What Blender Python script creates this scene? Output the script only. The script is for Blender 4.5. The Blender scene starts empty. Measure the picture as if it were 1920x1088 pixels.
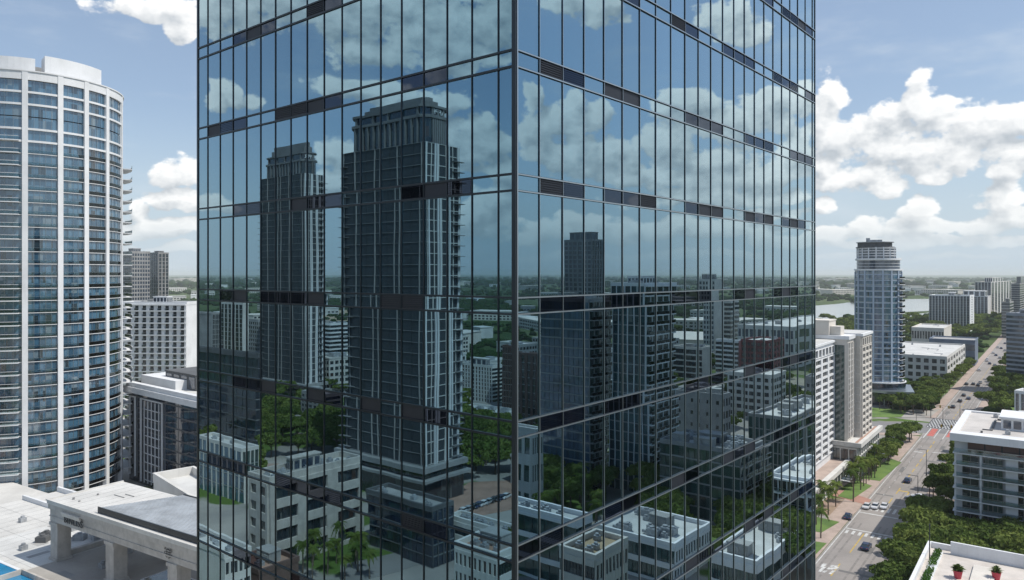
import bpy, math, random
import numpy as np
from mathutils import Vector, Matrix
random.seed(7)
R = math.radians
H = 70.0            # drone height above the street, metres
F = 1390.0; CX = 960.0; HZ = 513.0
SC = bpy.context.scene
COL = SC.collection

# ------------------------------------------------------------------ camera
cam = bpy.data.cameras.new('camera'); cam.sensor_width = 36; cam.lens = 36 * F / 1920
cam.shift_y = -(544 - HZ) / 1920; cam.clip_start = 0.5; cam.clip_end = 120000
camo = bpy.data.objects.new('camera', cam); COL.objects.link(camo)
camo.location = (0, 0, H); camo.rotation_euler = (R(90), 0, 0); SC.camera = camo

# ------------------------------------------------------------------ view / cycles
SC.view_settings.view_transform = 'Standard'; SC.view_settings.look = 'None'
SC.view_settings.gamma = 1; SC.view_settings.exposure = 0.3
SC.render.engine = 'CYCLES'
SC.cycles.max_bounces = 7; SC.cycles.diffuse_bounces = 2; SC.cycles.glossy_bounces = 4
SC.cycles.transmission_bounces = 4; SC.cycles.transparent_max_bounces = 8; SC.cycles.volume_bounces = 2
SC.cycles.caustics_reflective = False; SC.cycles.caustics_refractive = False
SC.cycles.sample_clamp_indirect = 4
SC.cycles.use_denoising = True

# ------------------------------------------------------------------ geometry of the place
nrm = lambda x, y: (x / math.hypot(x, y), y / math.hypot(x, y))
dL = nrm(-1665, 1390); dR = nrm(1160, 1390)      # the two street directions of the glass tower
D0 = 25.0
C0 = (0.0036 * D0, D0)                            # its near corner
PITCH = 4.19
nL = (-dR[0], -dR[1]); nR = (-dL[0], -dL[1])      # outward normals of its left and right face

def reflect(p, side):
    if side == 'D': return p
    n = nL if side == 'L' else nR
    s = (p[0] - C0[0]) * n[0] + (p[1] - C0[1]) * n[1]
    return (p[0] - 2 * s * n[0], p[1] - 2 * s * n[1])
def at(px, depth, side='D'):
    return reflect(((px - CX) / F * depth, depth), side)
def gd(py, z=0.0): return (H - z) * F / (py - HZ)
def G(px, py, side='D', z=0.0):
    return at(px, gd(py, z), side)

# ------------------------------------------------------------------ sun and sky
SUN_AZ, SUN_EL = 104.0, 56.0       # azimuth from +Y clockwise
sd = Vector((math.sin(R(SUN_AZ)) * math.cos(R(SUN_EL)), math.cos(R(SUN_AZ)) * math.cos(R(SUN_EL)), math.sin(R(SUN_EL))))
sun = bpy.data.lights.new('sun', 'SUN'); sun.energy = 3.4; sun.angle = R(0.53); sun.color = (1, 0.95, 0.87)
suno = bpy.data.objects.new('sun', sun); COL.objects.link(suno)
suno.rotation_euler = (-sd).to_track_quat('-Z', 'Y').to_euler()

world = bpy.data.worlds.new('World'); SC.world = world; world.use_nodes = True
wt = world.node_tree; wt.nodes.clear()
try: world.cycles.sampling_method = 'NONE'
except Exception: pass

def node(t, typ, **kw):
    n = t.nodes.new(typ)
    ins = kw.pop('ins', None)
    for k, v in kw.items(): setattr(n, k, v)
    if ins:
        for k, v in ins.items(): n.inputs[k].default_value = v
    return n

# cumulus clouds: (azimuth deg, elevation deg, half-width, half-height) written through the viewing ray they were measured on
CL = []
def cl(side, px, py, rx, ry):
    k = (px - CX) / F; az = math.degrees(math.atan(k)); c = math.cos(R(az))
    el = math.degrees(math.atan((HZ - py) / F * c))
    if side == 'L':  az = 2 * (-50.14) - az
    if side == 'R':  az = 2 * 39.86 - az
    s = 57.3 / F
    CL.append((az, el, rx * s * c * c, ry * s * c))
for a in [(1725,205,55,62),(1668,235,60,50),(1790,225,80,45),(1880,228,80,48),(1600,265,90,45),(1545,215,35,70),(1740,285,200,38),(1905,285,70,40),
          (1600,335,90,30),(1545,300,30,40),(1665,350,50,18),(1758,335,30,22),(1900,320,45,28),(1890,372,55,32),(1900,410,60,25),
          (1720,390,50,30),(1690,425,90,26),(1620,420,40,25),(1560,430,60,22),(1545,385,24,18),(1800,425,90,20),(1720,455,240,14),(1640,484,260,7),
          (345,330,62,38),(350,385,90,22),(262,405,28,24),(330,430,100,20),(250,440,60,14),(290,15,120,28),(340,60,40,30),(340,465,160,10),(20,-60,40,10)]: cl('D', *a)
for a in [(800,40,170,70),(640,25,110,50),(900,60,90,60),(940,10,60,60),(430,20,90,60),(700,100,90,34),(500,-20,160,60),(840,110,60,40),(680,160,0,0),(610,158,48,22),(645,165,60,16),
          (405,185,22,30),(432,175,24,34),(470,188,36,22),(740,180,120,24),(840,195,60,30),(880,250,60,40),(925,275,50,28),(870,300,60,30),(950,330,40,40),
          (640,300,60,40),(625,340,70,30),(400,380,60,18),(900,420,100,40),(930,370,60,30),(420,500,200,8),(740,500,300,8)]:
    if a[2]: cl('L', *a)
for a in [(1060,220,70,34),(1000,190,22,34),(1072,200,22,30),(1120,215,40,28),(1010,265,50,50),(1080,290,110,50),(1140,300,60,50),(1180,330,40,28),(1050,0,50,28),(1130,15,60,36),(1370,25,70,34),(1400,60,60,26),
          (1260,185,50,22),(1290,200,60,40),(1350,230,80,44),(1440,215,70,50),(1500,190,40,34),(1250,270,70,50),(1350,310,90,50),(1440,330,80,40),(1500,280,40,60),(1250,335,60,20),
          (1340,370,200,22),(1100,430,160,30),(1300,430,200,26),(1480,450,100,18),(1000,440,60,24),(1200,480,300,10),(1450,400,90,14)]: cl('R', *a)

grp = bpy.data.node_groups.new('cloud_field', 'ShaderNodeTree')
grp.interface.new_socket('P', in_out='INPUT', socket_type='NodeSocketVector')
grp.interface.new_socket('Density', in_out='OUTPUT', socket_type='NodeSocketFloat')
gi = node(grp, 'NodeGroupInput'); go = node(grp, 'NodeGroupOutput')
warp = node(grp, 'ShaderNodeTexNoise', ins={'Scale': 0.28, 'Detail': 2.0})
grp.links.new(gi.outputs[0], warp.inputs['Vector'])
w1 = node(grp, 'ShaderNodeVectorMath', operation='MULTIPLY_ADD', ins={1: (3.0, 2.0, 0), 2: (-1.5, -1.0, 0)})
grp.links.new(warp.outputs['Color'], w1.inputs[0])
w2 = node(grp, 'ShaderNodeVectorMath', operation='ADD')
grp.links.new(gi.outputs[0], w2.inputs[0]); grp.links.new(w1.outputs[0], w2.inputs[1])
acc = None
for az, el, rx, ry in CL:
    m = node(grp, 'ShaderNodeVectorMath', operation='MULTIPLY_ADD', ins={1: (1 / rx, 1 / ry, 0), 2: (-az / rx, -el / ry, 0)})
    grp.links.new(w2.outputs[0], m.inputs[0])
    d = node(grp, 'ShaderNodeVectorMath', operation='DOT_PRODUCT')
    grp.links.new(m.outputs[0], d.inputs[0]); grp.links.new(m.outputs[0], d.inputs[1])
    if acc is None: acc = d.outputs['Value']
    else:
        s = node(grp, 'ShaderNodeMath', operation='SMOOTH_MIN', ins={2: 0.5})
        grp.links.new(acc, s.inputs[0]); grp.links.new(d.outputs['Value'], s.inputs[1]); acc = s.outputs[0]
capm = node(grp, 'ShaderNodeMath', operation='MINIMUM', ins={1: 3.0}); grp.links.new(acc, capm.inputs[0])
b1 = node(grp, 'ShaderNodeMath', operation='MULTIPLY_ADD', ins={1: -0.62, 2: 0.76}); grp.links.new(capm.outputs[0], b1.inputs[0])
mp = node(grp, 'ShaderNodeVectorMath', operation='MULTIPLY', ins={1: (1, 1.35, 1)}); grp.links.new(gi.outputs[0], mp.inputs[0])
n1 = node(grp, 'ShaderNodeTexNoise', ins={'Scale': 0.5, 'Detail': 10.0, 'Roughness': 0.55})
grp.links.new(mp.outputs[0], n1.inputs['Vector'])
vo = node(grp, 'ShaderNodeTexVoronoi', feature='SMOOTH_F1', ins={'Scale': 0.75, 'Smoothness': 0.4})
try: vo.inputs['Detail'].default_value = 2.0; vo.inputs['Roughness'].default_value = 0.5
except Exception: pass
grp.links.new(mp.outputs[0], vo.inputs['Vector'])
n2 = node(grp, 'ShaderNodeMath', operation='MULTIPLY_ADD', ins={1: 1.8, 2: -0.87}); grp.links.new(n1.outputs[0], n2.inputs[0])
n3 = node(grp, 'ShaderNodeMath', operation='MULTIPLY_ADD', ins={1: -0.35, 2: 0.16}); grp.links.new(vo.outputs['Distance'], n3.inputs[0])
s1 = node(grp, 'ShaderNodeMath', operation='ADD'); grp.links.new(n2.outputs[0], s1.inputs[0]); grp.links.new(n3.outputs[0], s1.inputs[1])
s2 = node(grp, 'ShaderNodeMath', operation='ADD'); grp.links.new(b1.outputs[0], s2.inputs[0]); grp.links.new(s1.outputs[0], s2.inputs[1])
grp.links.new(s2.outputs[0], go.inputs[0])

def M(op, a, b=None, c=None, t=wt, clamp=False):
    n = t.nodes.new('ShaderNodeMath'); n.operation = op; n.use_clamp = clamp
    for i, v in enumerate((a, b, c)):
        if v is None: continue
        if isinstance(v, (int, float)): n.inputs[i].default_value = v
        else: t.links.new(v, n.inputs[i])
    return n.outputs[0]
def MR(v, a, b, c=0.0, d=1.0, t=wt, smooth=True):
    n = t.nodes.new('ShaderNodeMapRange'); n.interpolation_type = 'SMOOTHSTEP' if smooth else 'LINEAR'
    t.links.new(v, n.inputs[0])
    for i, q in enumerate((a, b, c, d)): n.inputs[i + 1].default_value = q
    return n.outputs[0]
def MX(f, a, b, t=wt, mode='MIX'):
    n = t.nodes.new('ShaderNodeMix'); n.data_type = 'RGBA'; n.blend_type = mode
    for i, v in ((0, f), (6, a), (7, b)):
        if isinstance(v, (int, float)): n.inputs[i].default_value = v
        elif isinstance(v, tuple): n.inputs[i].default_value = (*v, 1)
        else: t.links.new(v, n.inputs[i])
    return n.outputs[2]
tc = node(wt, 'ShaderNodeTexCoord'); sx = node(wt, 'ShaderNodeSeparateXYZ'); wt.links.new(tc.outputs['Generated'], sx.inputs[0])
az = M('MULTIPLY', M('ARCTAN2', sx.outputs[0], sx.outputs[1]), 57.29578)
el = M('MULTIPLY', M('ARCSINE', sx.outputs[2]), 57.29578)
cb = node(wt, 'ShaderNodeCombineXYZ'); wt.links.new(az, cb.inputs[0]); wt.links.new(el, cb.inputs[1])
def field(v):
    n = wt.nodes.new('ShaderNodeGroup'); n.node_tree = grp; wt.links.new(v, n.inputs[0]); return n.outputs[0]
f0 = field(cb.outputs[0])
off = node(wt, 'ShaderNodeVectorMath', operation='ADD', ins={1: (0.55, 0.85, 0)}); wt.links.new(cb.outputs[0], off.inputs[0])
f1 = field(off.outputs[0])
mask = MR(f0, 0.0, 0.30)
lit = M('MULTIPLY_ADD', M('SUBTRACT', f0, f1), 1.15, 0.55, clamp=True)
thick = MR(f0, 0.1, 1.0, 0.10, -0.22)
lit = M('ADD', lit, thick, clamp=True)
ccol = MX(lit, (4.3, 4.7, 5.1), (9.0, 9.0, 8.9))
hz = MR(el, -1.0, 13.0, 1.0, 0.0)
ccol = MX(M('MULTIPLY', MR(el, 0.0, 6.0, 1.0, 0.0), 0.6), ccol, (5.6, 6.1, 6.3))
sky = node(wt, 'ShaderNodeTexSky', sky_type='NISHITA', sun_disc=False, sun_elevation=R(SUN_EL), sun_rotation=R(SUN_AZ), altitude=0, air_density=1.0, dust_density=0.8, ozone_density=2.0)
skc = MX(M('MULTIPLY', hz, 0.92), sky.outputs[0], (4.7, 5.6, 6.2))
wn = node(wt, 'ShaderNodeTexNoise', ins={'Scale': 0.16, 'Detail': 5.0, 'Roughness': 0.6}); 
wm = node(wt, 'ShaderNodeVectorMath', operation='MULTIPLY', ins={1: (0.6, 2.0, 1)}); wt.links.new(cb.outputs[0], wm.inputs[0]); wt.links.new(wm.outputs[0], wn.inputs['Vector'])
veil = MR(wn.outputs[0], 0.48, 0.78, 0.0, 0.35)
skc = MX(0.30, skc, (4.6, 5.6, 7.0))
skc = MX(veil, skc, (6.0, 6.6, 7.2))
mask = M('MULTIPLY', mask, MR(el, 0.0, 4.0, 0.0, 0.95))
fin = MX(mask, skc, ccol)
bg = node(wt, 'ShaderNodeBackground', ins={1: 0.10}); wt.links.new(fin, bg.inputs[0])
wo = node(wt, 'ShaderNodeOutputWorld'); wt.links.new(bg.outputs[0], wo.inputs[0])

# ------------------------------------------------------------------ materials
MATS = {}
def pbr(name, col, rough=0.6, metal=0.0, var=0.12, scale=0.15, col2=None, streak=0.0, spec=None, ior=None, bump=0.0, bscale=3.0):
    m = bpy.data.materials.new(name); m.use_nodes = True; t = m.node_tree; p = t.nodes['Principled BSDF']
    geo = t.nodes.new('ShaderNodeNewGeometry')
    nz = node(t, 'ShaderNodeTexNoise', ins={'Scale': scale, 'Detail': 6.0, 'Roughness': 0.6}); t.links.new(geo.outputs['Position'], nz.inputs['Vector'])
    c2 = col2 or tuple(c * (1 - 2.2 * var) for c in col)
    f = MR(nz.outputs[0], 0.35, 0.68, 0, 1, t)
    c = MX(f, tuple(col), tuple(c2), t)
    fn = node(t, 'ShaderNodeTexNoise', ins={'Scale': 1.7, 'Detail': 8.0, 'Roughness': 0.7}); t.links.new(geo.outputs['Position'], fn.inputs['Vector'])
    c = MX(MR(fn.outputs[0], 0.5, 0.72, 0, 0.35 if var > 0.04 else 0, t), c, tuple(x * (1 - 3 * var) for x in col), t)
    if streak:
        sm = node(t, 'ShaderNodeVectorMath', operation='MULTIPLY', ins={1: (1.6, 1.6, 0.12)}); t.links.new(geo.outputs['Position'], sm.inputs[0])
        sn = node(t, 'ShaderNodeTexNoise', ins={'Scale': 1.0, 'Detail': 4.0}); t.links.new(sm.outputs[0], sn.inputs['Vector'])
        c = MX(MR(sn.outputs[0], 0.5, 0.75, 0, streak, t), c, tuple(x * 0.55 for x in col), t)
    t.links.new(c, p.inputs['Base Color'])
    p.inputs['Roughness'].default_value = rough; p.inputs['Metallic'].default_value = metal
    if ior: p.inputs['IOR'].default_value = ior
    if bump:
        bn = node(t, 'ShaderNodeTexNoise', ins={'Scale': bscale, 'Detail': 4.0}); t.links.new(geo.outputs['Position'], bn.inputs['Vector'])
        bp = node(t, 'ShaderNodeBump', ins={'Strength': bump, 'Distance': 0.1}); t.links.new(bn.outputs[0], bp.inputs['Height']); t.links.new(bp.outputs[0], p.inputs['Normal'])
    MATS[name] = m; return m

white = pbr('white_render', (0.74, 0.75, 0.76), 0.7, var=0.05, streak=0.15)
offwhite = pbr('offwhite_stucco', (0.62, 0.61, 0.58), 0.8, var=0.07, streak=0.25)
beige = pbr('beige_stone', (0.66, 0.62, 0.56), 0.8, var=0.06, streak=0.2)
stone = pbr('weathered_stone', (0.50, 0.47, 0.43), 0.85, var=0.10, scale=0.5, streak=0.3, bump=0.1)
conc = pbr('grey_concrete', (0.33, 0.33, 0.33), 0.85, var=0.12, streak=0.3)
dconc = pbr('dark_concrete', (0.12, 0.125, 0.13), 0.8, var=0.12)
brownm = pbr('brown_cladding', (0.16, 0.10, 0.085), 0.7, var=0.15, streak=0.2)
redm = pbr('red_cladding', (0.22, 0.06, 0.06), 0.7, var=0.15)
roofw = pbr('white_roof_membrane', (0.60, 0.60, 0.58), 0.85, var=0.10, scale=0.12, bump=0.05)
roofg = pbr('grey_roof_membrane', (0.40, 0.40, 0.39), 0.9, var=0.14, scale=0.1)
tile = pbr('terracotta_paving', (0.40, 0.25, 0.19), 0.85, var=0.12, scale=0.2)
tan = pbr('tan_roof', (0.45, 0.33, 0.20), 0.85, var=0.1)
steel = pbr('roof_machine_steel', (0.42, 0.44, 0.46), 0.5, metal=0.3, var=0.15, scale=0.8)
darkmetal = pbr('dark_anodised_metal', (0.035, 0.045, 0.055), 0.35, metal=0.6, var=0.05)
lightmetal = pbr('silver_mullion_metal', (0.42, 0.47, 0.50), 0.3, metal=0.85, var=0.05)
asphalt = pbr('sun_bleached_asphalt', (0.30, 0.275, 0.255), 0.9, var=0.10, scale=0.08, bump=0.03)
asphalt2 = pbr('grey_asphalt', (0.23, 0.225, 0.22), 0.9, var=0.12, scale=0.06)
pave = pbr('pink_paver', (0.43, 0.34, 0.29), 0.9, var=0.10, scale=0.3)
plaza = pbr('pale_concrete_paving', (0.40, 0.38, 0.35), 0.9, var=0.14, scale=0.06)
redpaint = pbr('red_road_paint', (0.52, 0.14, 0.11), 0.8, var=0.12, scale=0.8)
whitepaint = pbr('white_road_paint', (0.62, 0.62, 0.60), 0.8, var=0.15, scale=1.0)
yellowpaint = pbr('yellow_road_paint', (0.55, 0.38, 0.08), 0.8, var=0.15, scale=1.0)
lawnm = pbr('lawn', (0.13, 0.21, 0.045), 0.95, var=0.18, scale=0.12, col2=(0.07, 0.13, 0.03), bump=0.2, bscale=2)
trunkm = pbr('bark', (0.15, 0.12, 0.09), 0.95, var=0.15, scale=1.0)
pot = pbr('red_planter', (0.50, 0.045, 0.07), 0.5, var=0.08)
blackm = pbr('black_rubber', (0.02, 0.02, 0.02), 0.7, var=0.0)
poolm = pbr('pool_water', (0.02, 0.22, 0.42), 0.04, var=0.1, scale=0.4, bump=0.05, bscale=1.2)
waterm = pbr('lake_water', (0.20, 0.23, 0.22), 0.12, var=0.08, scale=0.004, bump=0.02, bscale=0.3)
letterm = pbr('dark_lettering', (0.05, 0.05, 0.05), 0.6, var=0.0)
louv = pbr('dark_louvre', (0.012, 0.016, 0.026), 0.5, metal=0.0, var=0.1, scale=0.8)
sandm = pbr('bare_sand', (0.42, 0.33, 0.22), 0.95, var=0.12, scale=0.03)

def glassmat(name, cols, rough=0.06, ior=1.75, cell=(1.4, 1.4, 3.2), tint=None):
    m = bpy.data.materials.new(name); m.use_nodes = True; t = m.node_tree; p = t.nodes['Principled BSDF']
    geo = t.nodes.new('ShaderNodeNewGeometry')
    dv = node(t, 'ShaderNodeVectorMath', operation='DIVIDE', ins={1: cell}); t.links.new(geo.outputs['Position'], dv.inputs[0])
    fl = node(t, 'ShaderNodeVectorMath', operation='FLOOR'); t.links.new(dv.outputs[0], fl.inputs[0])
    wnz = node(t, 'ShaderNodeTexWhiteNoise', noise_dimensions='3D'); t.links.new(fl.outputs[0], wnz.inputs['Vector'])
    cr = node(t, 'ShaderNodeValToRGB'); t.links.new(wnz.outputs['Value'], cr.inputs[0]); cr.color_ramp.interpolation = 'CONSTANT'
    el_ = cr.color_ramp.elements
    n = len(cols)
    el_[0].position = 0; el_[0].color = (*cols[0][1], 1); el_[1].position = cols[1][0]; el_[1].color = (*cols[1][1], 1)
    for pos, c in cols[2:]:
        e = el_.new(pos); e.color = (*c, 1)
    t.links.new(cr.outputs[0], p.inputs['Base Color'])
    p.inputs['Roughness'].default_value = rough; p.inputs['IOR'].default_value = ior
    bn = node(t, 'ShaderNodeTexNoise', ins={'Scale': 0.35, 'Detail': 2.0}); t.links.new(geo.outputs['Position'], bn.inputs['Vector'])
    bp = node(t, 'ShaderNodeBump', ins={'Strength': 0.25, 'Distance': 0.15}); t.links.new(bn.outputs[0], bp.inputs['Height']); t.links.new(bp.outputs[0], p.inputs['Normal'])
    if tint: p.inputs['Specular Tint'].default_value = (*tint, 1)
    MATS[name] = m; return m
gblue = glassmat('blue_tower_glass', [(0, (.045, .12, .19)), (.35, (.03, .085, .14)), (.62, (.07, .16, .24)), (.85, (.13, .19, .23)), (.94, (.015, .035, .05))], ior=2.2)
gdark = glassmat('dark_tower_glass', [(0, (.012, .022, .032)), (.4, (.02, .035, .045)), (.72, (.035, .05, .055)), (.9, (.10, .11, .11)), (.96, (.05, .03, .025))], ior=1.8)
gblue2 = glassmat('deep_blue_glass', [(0, (.05, .10, .18)), (.5, (.03, .065, .13)), (.8, (.08, .14, .22))], ior=2.2)
gteal = glassmat('teal_glass', [(0, (.02, .05, .05)), (.4, (.03, .075, .07)), (.8, (.06, .10, .10))], ior=1.9)
gslate = glassmat('slate_blue_glass', [(0, (.035, .055, .085)), (.4, (.025, .04, .065)), (.75, (.06, .08, .11))], ior=1.9)
gwin = glassmat('window_glass', [(0, (.03, .035, .04)), (.4, (.05, .055, .06)), (.7, (.09, .09, .085)), (.9, (.25, .24, .22))], ior=1.7)
gnavy = glassmat('navy_glass', [(0, (.01, .025, .05)), (.5, (.008, .016, .035)), (.85, (.02, .05, .07))], ior=1.9)

def railglass():
    m = bpy.data.materials.new('balcony_glass'); m.use_nodes = True; t = m.node_tree; t.nodes.clear()
    g = node(t, 'ShaderNodeBsdfGlossy', ins={0: (.55, .62, .62, 1), 1: 0.05}); tr = node(t, 'ShaderNodeBsdfTransparent', ins={0: (.78, .87, .90, 1)})
    fr = node(t, 'ShaderNodeFresnel', ins={0: 1.9}); mx = node(t, 'ShaderNodeMixShader'); o = node(t, 'ShaderNodeOutputMaterial')
    t.links.new(fr.outputs[0], mx.inputs[0]); t.links.new(tr.outputs[0], mx.inputs[1]); t.links.new(g.outputs[0], mx.inputs[2]); t.links.new(mx.outputs[0], o.inputs[0]); return m
railm = railglass()

def curtain_glass(name, refl0, refl1, tcol, amount=0.0):
    m = bpy.data.materials.new(name); m.use_nodes = True; t = m.node_tree; t.nodes.clear()
    geo = t.nodes.new('ShaderNodeNewGeometry'); oi = t.nodes.new('ShaderNodeObjectInfo')
    lw = node(t, 'ShaderNodeFresnel', ins={0: 1.5})
    f = MR(lw.outputs[0], 0.04, 0.20, 0, 1, t, smooth=False)
    c = MX(f, refl0, refl1, t)
    hv = node(t, 'ShaderNodeHueSaturation'); t.links.new(MR(oi.outputs['Random'], 0, 1, 0.93, 1.05, t, smooth=False), hv.inputs['Value']); t.links.new(c, hv.inputs['Color'])
    g = node(t, 'ShaderNodeBsdfGlossy', ins={1: 0.0}); t.links.new(hv.outputs[0], g.inputs[0])
    tr = node(t, 'ShaderNodeBsdfTransparent', ins={0: (*tcol, 1)})
    bn = node(t, 'ShaderNodeTexNoise', ins={'Scale': 0.7, 'Detail': 0.6})
    mulv = node(t, 'ShaderNodeVectorMath', operation='MULTIPLY_ADD', ins={1: (1.0, 1.0, 0.55)}); t.links.new(geo.outputs['Position'], mulv.inputs[0])
    rv = node(t, 'ShaderNodeCombineXYZ'); 
    for i in range(3): t.links.new(M('MULTIPLY', oi.outputs['Random'], 0.35, t=t), rv.inputs[i])
    t.links.new(rv.outputs[0], mulv.inputs[2]); t.links.new(mulv.outputs[0], bn.inputs['Vector'])
    bp = node(t, 'ShaderNodeBump', ins={'Strength': 1.0, 'Distance': 0.0010}); t.links.new(bn.outputs[0], bp.inputs['Height'])
    t.links.new(bp.outputs[0], g.inputs['Normal'])
    ad = node(t, 'ShaderNodeAddShader'); o = node(t, 'ShaderNodeOutputMaterial')
    t.links.new(g.outputs[0], ad.inputs[0]); t.links.new(tr.outputs[0], ad.inputs[1]); t.links.new(ad.outputs[0], o.inputs[0]); return m
cglass = curtain_glass('mirror_curtain_glass', (0.175, 0.30, 0.375), (0.62, 0.74, 0.78), (0.05, 0.08, 0.09))
sglass = curtain_glass('grey_spandrel_glass', (0.05, 0.062, 0.085), (0.17, 0.20, 0.245), (0.01, 0.01, 0.01))

def leafmat(name, a, b):
    m = bpy.data.materials.new(name); m.use_nodes = True; t = m.node_tree; t.nodes.clear()
    oi = t.nodes.new('ShaderNodeObjectInfo'); geo = t.nodes.new('ShaderNodeNewGeometry')
    nz = node(t, 'ShaderNodeTexNoise', ins={'Scale': 0.55, 'Detail': 3.0}); t.links.new(geo.outputs['Position'], nz.inputs['Vector'])
    c = MX(MR(nz.outputs[0], 0.36, 0.64, 0, 1, t), a, b, t)
    hv = node(t, 'ShaderNodeHueSaturation'); t.links.new(MR(oi.outputs['Random'], 0, 1, 0.72, 1.2, t, smooth=False), hv.inputs['Value'])
    t.links.new(MR(oi.outputs['Random'], 0, 1, 0.515, 0.485, t, smooth=False), hv.inputs['Hue']); t.links.new(c, hv.inputs['Color'])
    d = node(t, 'ShaderNodeBsdfDiffuse'); tl = node(t, 'ShaderNodeBsdfTranslucent'); t.links.new(hv.outputs[0], d.inputs[0]); t.links.new(hv.outputs[0], tl.inputs[0])
    mx = node(t, 'ShaderNodeMixShader', ins={0: 0.28}); o = node(t, 'ShaderNodeOutputMaterial')
    t.links.new(d.outputs[0], mx.inputs[1]); t.links.new(tl.outputs[0], mx.inputs[2]); t.links.new(mx.outputs[0], o.inputs[0]); return m
leafA = leafmat('broad_leaves', (0.09, 0.135, 0.034), (0.15, 0.20, 0.055))
leafB = leafmat('palm_leaves', (0.08, 0.125, 0.03), (0.12, 0.16, 0.04))
leafC = leafmat('hedge_leaves', (0.055, 0.12, 0.025), (0.09, 0.17, 0.03))
leafF = leafmat('distant_woods', (0.028, 0.06, 0.022), (0.055, 0.095, 0.032))

def groundmat():
    m = bpy.data.materials.new('town_and_woodland_ground'); m.use_nodes = True; t = m.node_tree; p = t.nodes['Principled BSDF']
    geo = t.nodes.new('ShaderNodeNewGeometry'); P = geo.outputs['Position']
    def nz(sc, det=5, rough=0.6):
        n = node(t, 'ShaderNodeTexNoise', ins={'Scale': sc, 'Detail': det, 'Roughness': rough}); t.links.new(P, n.inputs['Vector']); return n.outputs[0]
    ln = node(t, 'ShaderNodeVectorMath', operation='LENGTH'); t.links.new(P, ln.inputs[0]); dist = ln.outputs['Value']
    woods = MX(MR(nz(0.02), 0.35, 0.65, 0, 1, t), (0.035, 0.065, 0.022), (0.075, 0.11, 0.035), t)
    woods = MX(MR(nz(0.0016, 6), 0.45, 0.62, 0, 0.7, t), woods, (0.10, 0.13, 0.06), t)
    woods = MX(MR(nz(0.004, 8, 0.75), 0.58, 0.68, 0, 0.65, t), woods, (0.28, 0.27, 0.23), t)
    town = MX(MR(nz(0.03), 0.4, 0.6, 0, 1, t), (0.36, 0.34, 0.31), (0.26, 0.25, 0.235), t)
    town = MX(MR(nz(0.022, 3), 0.52, 0.56, 0, 1, t), town, (0.085, 0.14, 0.035), t)
    town = MX(MR(nz(0.014, 2), 0.62, 0.64, 0, 0.8, t), town, (0.36, 0.25, 0.20), t)
    c = MX(MR(dist, 420, 620, 0, 1, t), town, woods, t)
    t.links.new(c, p.inputs['Base Color']); p.inputs['Roughness'].default_value = 0.95
    p.inputs['Specular IOR Level'].default_value = 0.1
    return m
groundm = groundmat()

# ------------------------------------------------------------------ mesh helpers
class MB:
    def __init__(s): s.v = []; s.f = []; s.m = []
    def face(s, pts, mi=0):
        n = len(s.v); s.v += [tuple(p) for p in pts]; s.f.append(tuple(range(n, n + len(pts)))); s.m.append(mi); return s
    def box(s, x0, y0, z0, x1, y1, z1, mi=0):
        if x0 > x1: x0, x1 = x1, x0
        if y0 > y1: y0, y1 = y1, y0
        if z0 > z1: z0, z1 = z1, z0
        n = len(s.v)
        s.v += [(x0,y0,z0),(x1,y0,z0),(x1,y1,z0),(x0,y1,z0),(x0,y0,z1),(x1,y0,z1),(x1,y1,z1),(x0,y1,z1)]
        for q in ((0,3,2,1),(4,5,6,7),(0,1,5,4),(1,2,6,5),(2,3,7,6),(3,0,4,7)): s.f.append(tuple(n + i for i in q)); s.m.append(mi)
        return s
    def prism(s, poly, z0, z1, mi=0, cap=True):
        n = len(s.v); k = len(poly)
        s.v += [(x, y, z0) for x, y in poly] + [(x, y, z1) for x, y in poly]
        for i in range(k):
            j = (i + 1) % k; s.f.append((n + i, n + j, n + k + j, n + k + i)); s.m.append(mi)
        if cap: s.f.append(tuple(n + k + i for i in range(k))); s.m.append(mi); s.f.append(tuple(n + k - 1 - i for i in range(k))); s.m.append(mi)
        return s
    def ring(s, poly_out, poly_in, z0, z1, mi=0, closed=True):
        n = len(s.v); k = len(poly_out)
        for P_, z in ((poly_out, z0), (poly_out, z1), (poly_in, z1), (poly_in, z0)): s.v += [(x, y, z) for x, y in P_]
        for i in range(k if closed else k - 1):
            j = (i + 1) % k
            for a in range(4):
                b = (a + 1) % 4; s.f.append((n + a * k + i, n + a * k + j, n + b * k + j, n + b * k + i)); s.m.append(mi)
        if not closed:
            for i in (0, k - 1): s.f.append(tuple(n + a * k + i for a in range(4))); s.m.append(mi)
        return s
    def cyl(s, x, y, z0, z1, r0, r1=None, seg=10, mi=0):
        r1 = r0 if r1 is None else r1; n = len(s.v)
        for z, r in ((z0, r0), (z1, r1)): s.v += [(x + r * math.cos(2*math.pi*i/seg), y + r * math.sin(2*math.pi*i/seg), z) for i in range(seg)]
        for i in range(seg):
            j = (i + 1) % seg; s.f.append((n + i, n + j, n + seg + j, n + seg + i)); s.m.append(mi)
        s.f.append(tuple(n + seg + i for i in range(seg))); s.m.append(mi); return s
    def data(s, name, mats):
        me = bpy.data.meshes.new(name); me.from_pydata(s.v, [], s.f)
        for m in (mats if isinstance(mats, (list, tuple)) else [mats]): me.materials.append(m)
        if any(s.m): me.polygons.foreach_set('material_index', s.m)
        me.update(); return me
    def build(s, name, mats, parent=None, loc=(0,0,0), rz=0):
        return link(name, s.data(name, mats), parent, loc, rz)
def link(name, data, parent=None, loc=(0,0,0), rz=0):
    o = bpy.data.objects.new(name, data); COL.objects.link(o); o.parent = parent; o.location = loc
    if rz: o.rotation_euler = (0, 0, rz)
    return o
def tag(o, label=None, cat=None, group=None, kind=None):
    if label: o['label'] = label
    if cat: o['category'] = cat
    if group: o['group'] = group
    if kind: o['kind'] = kind
    return o
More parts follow.
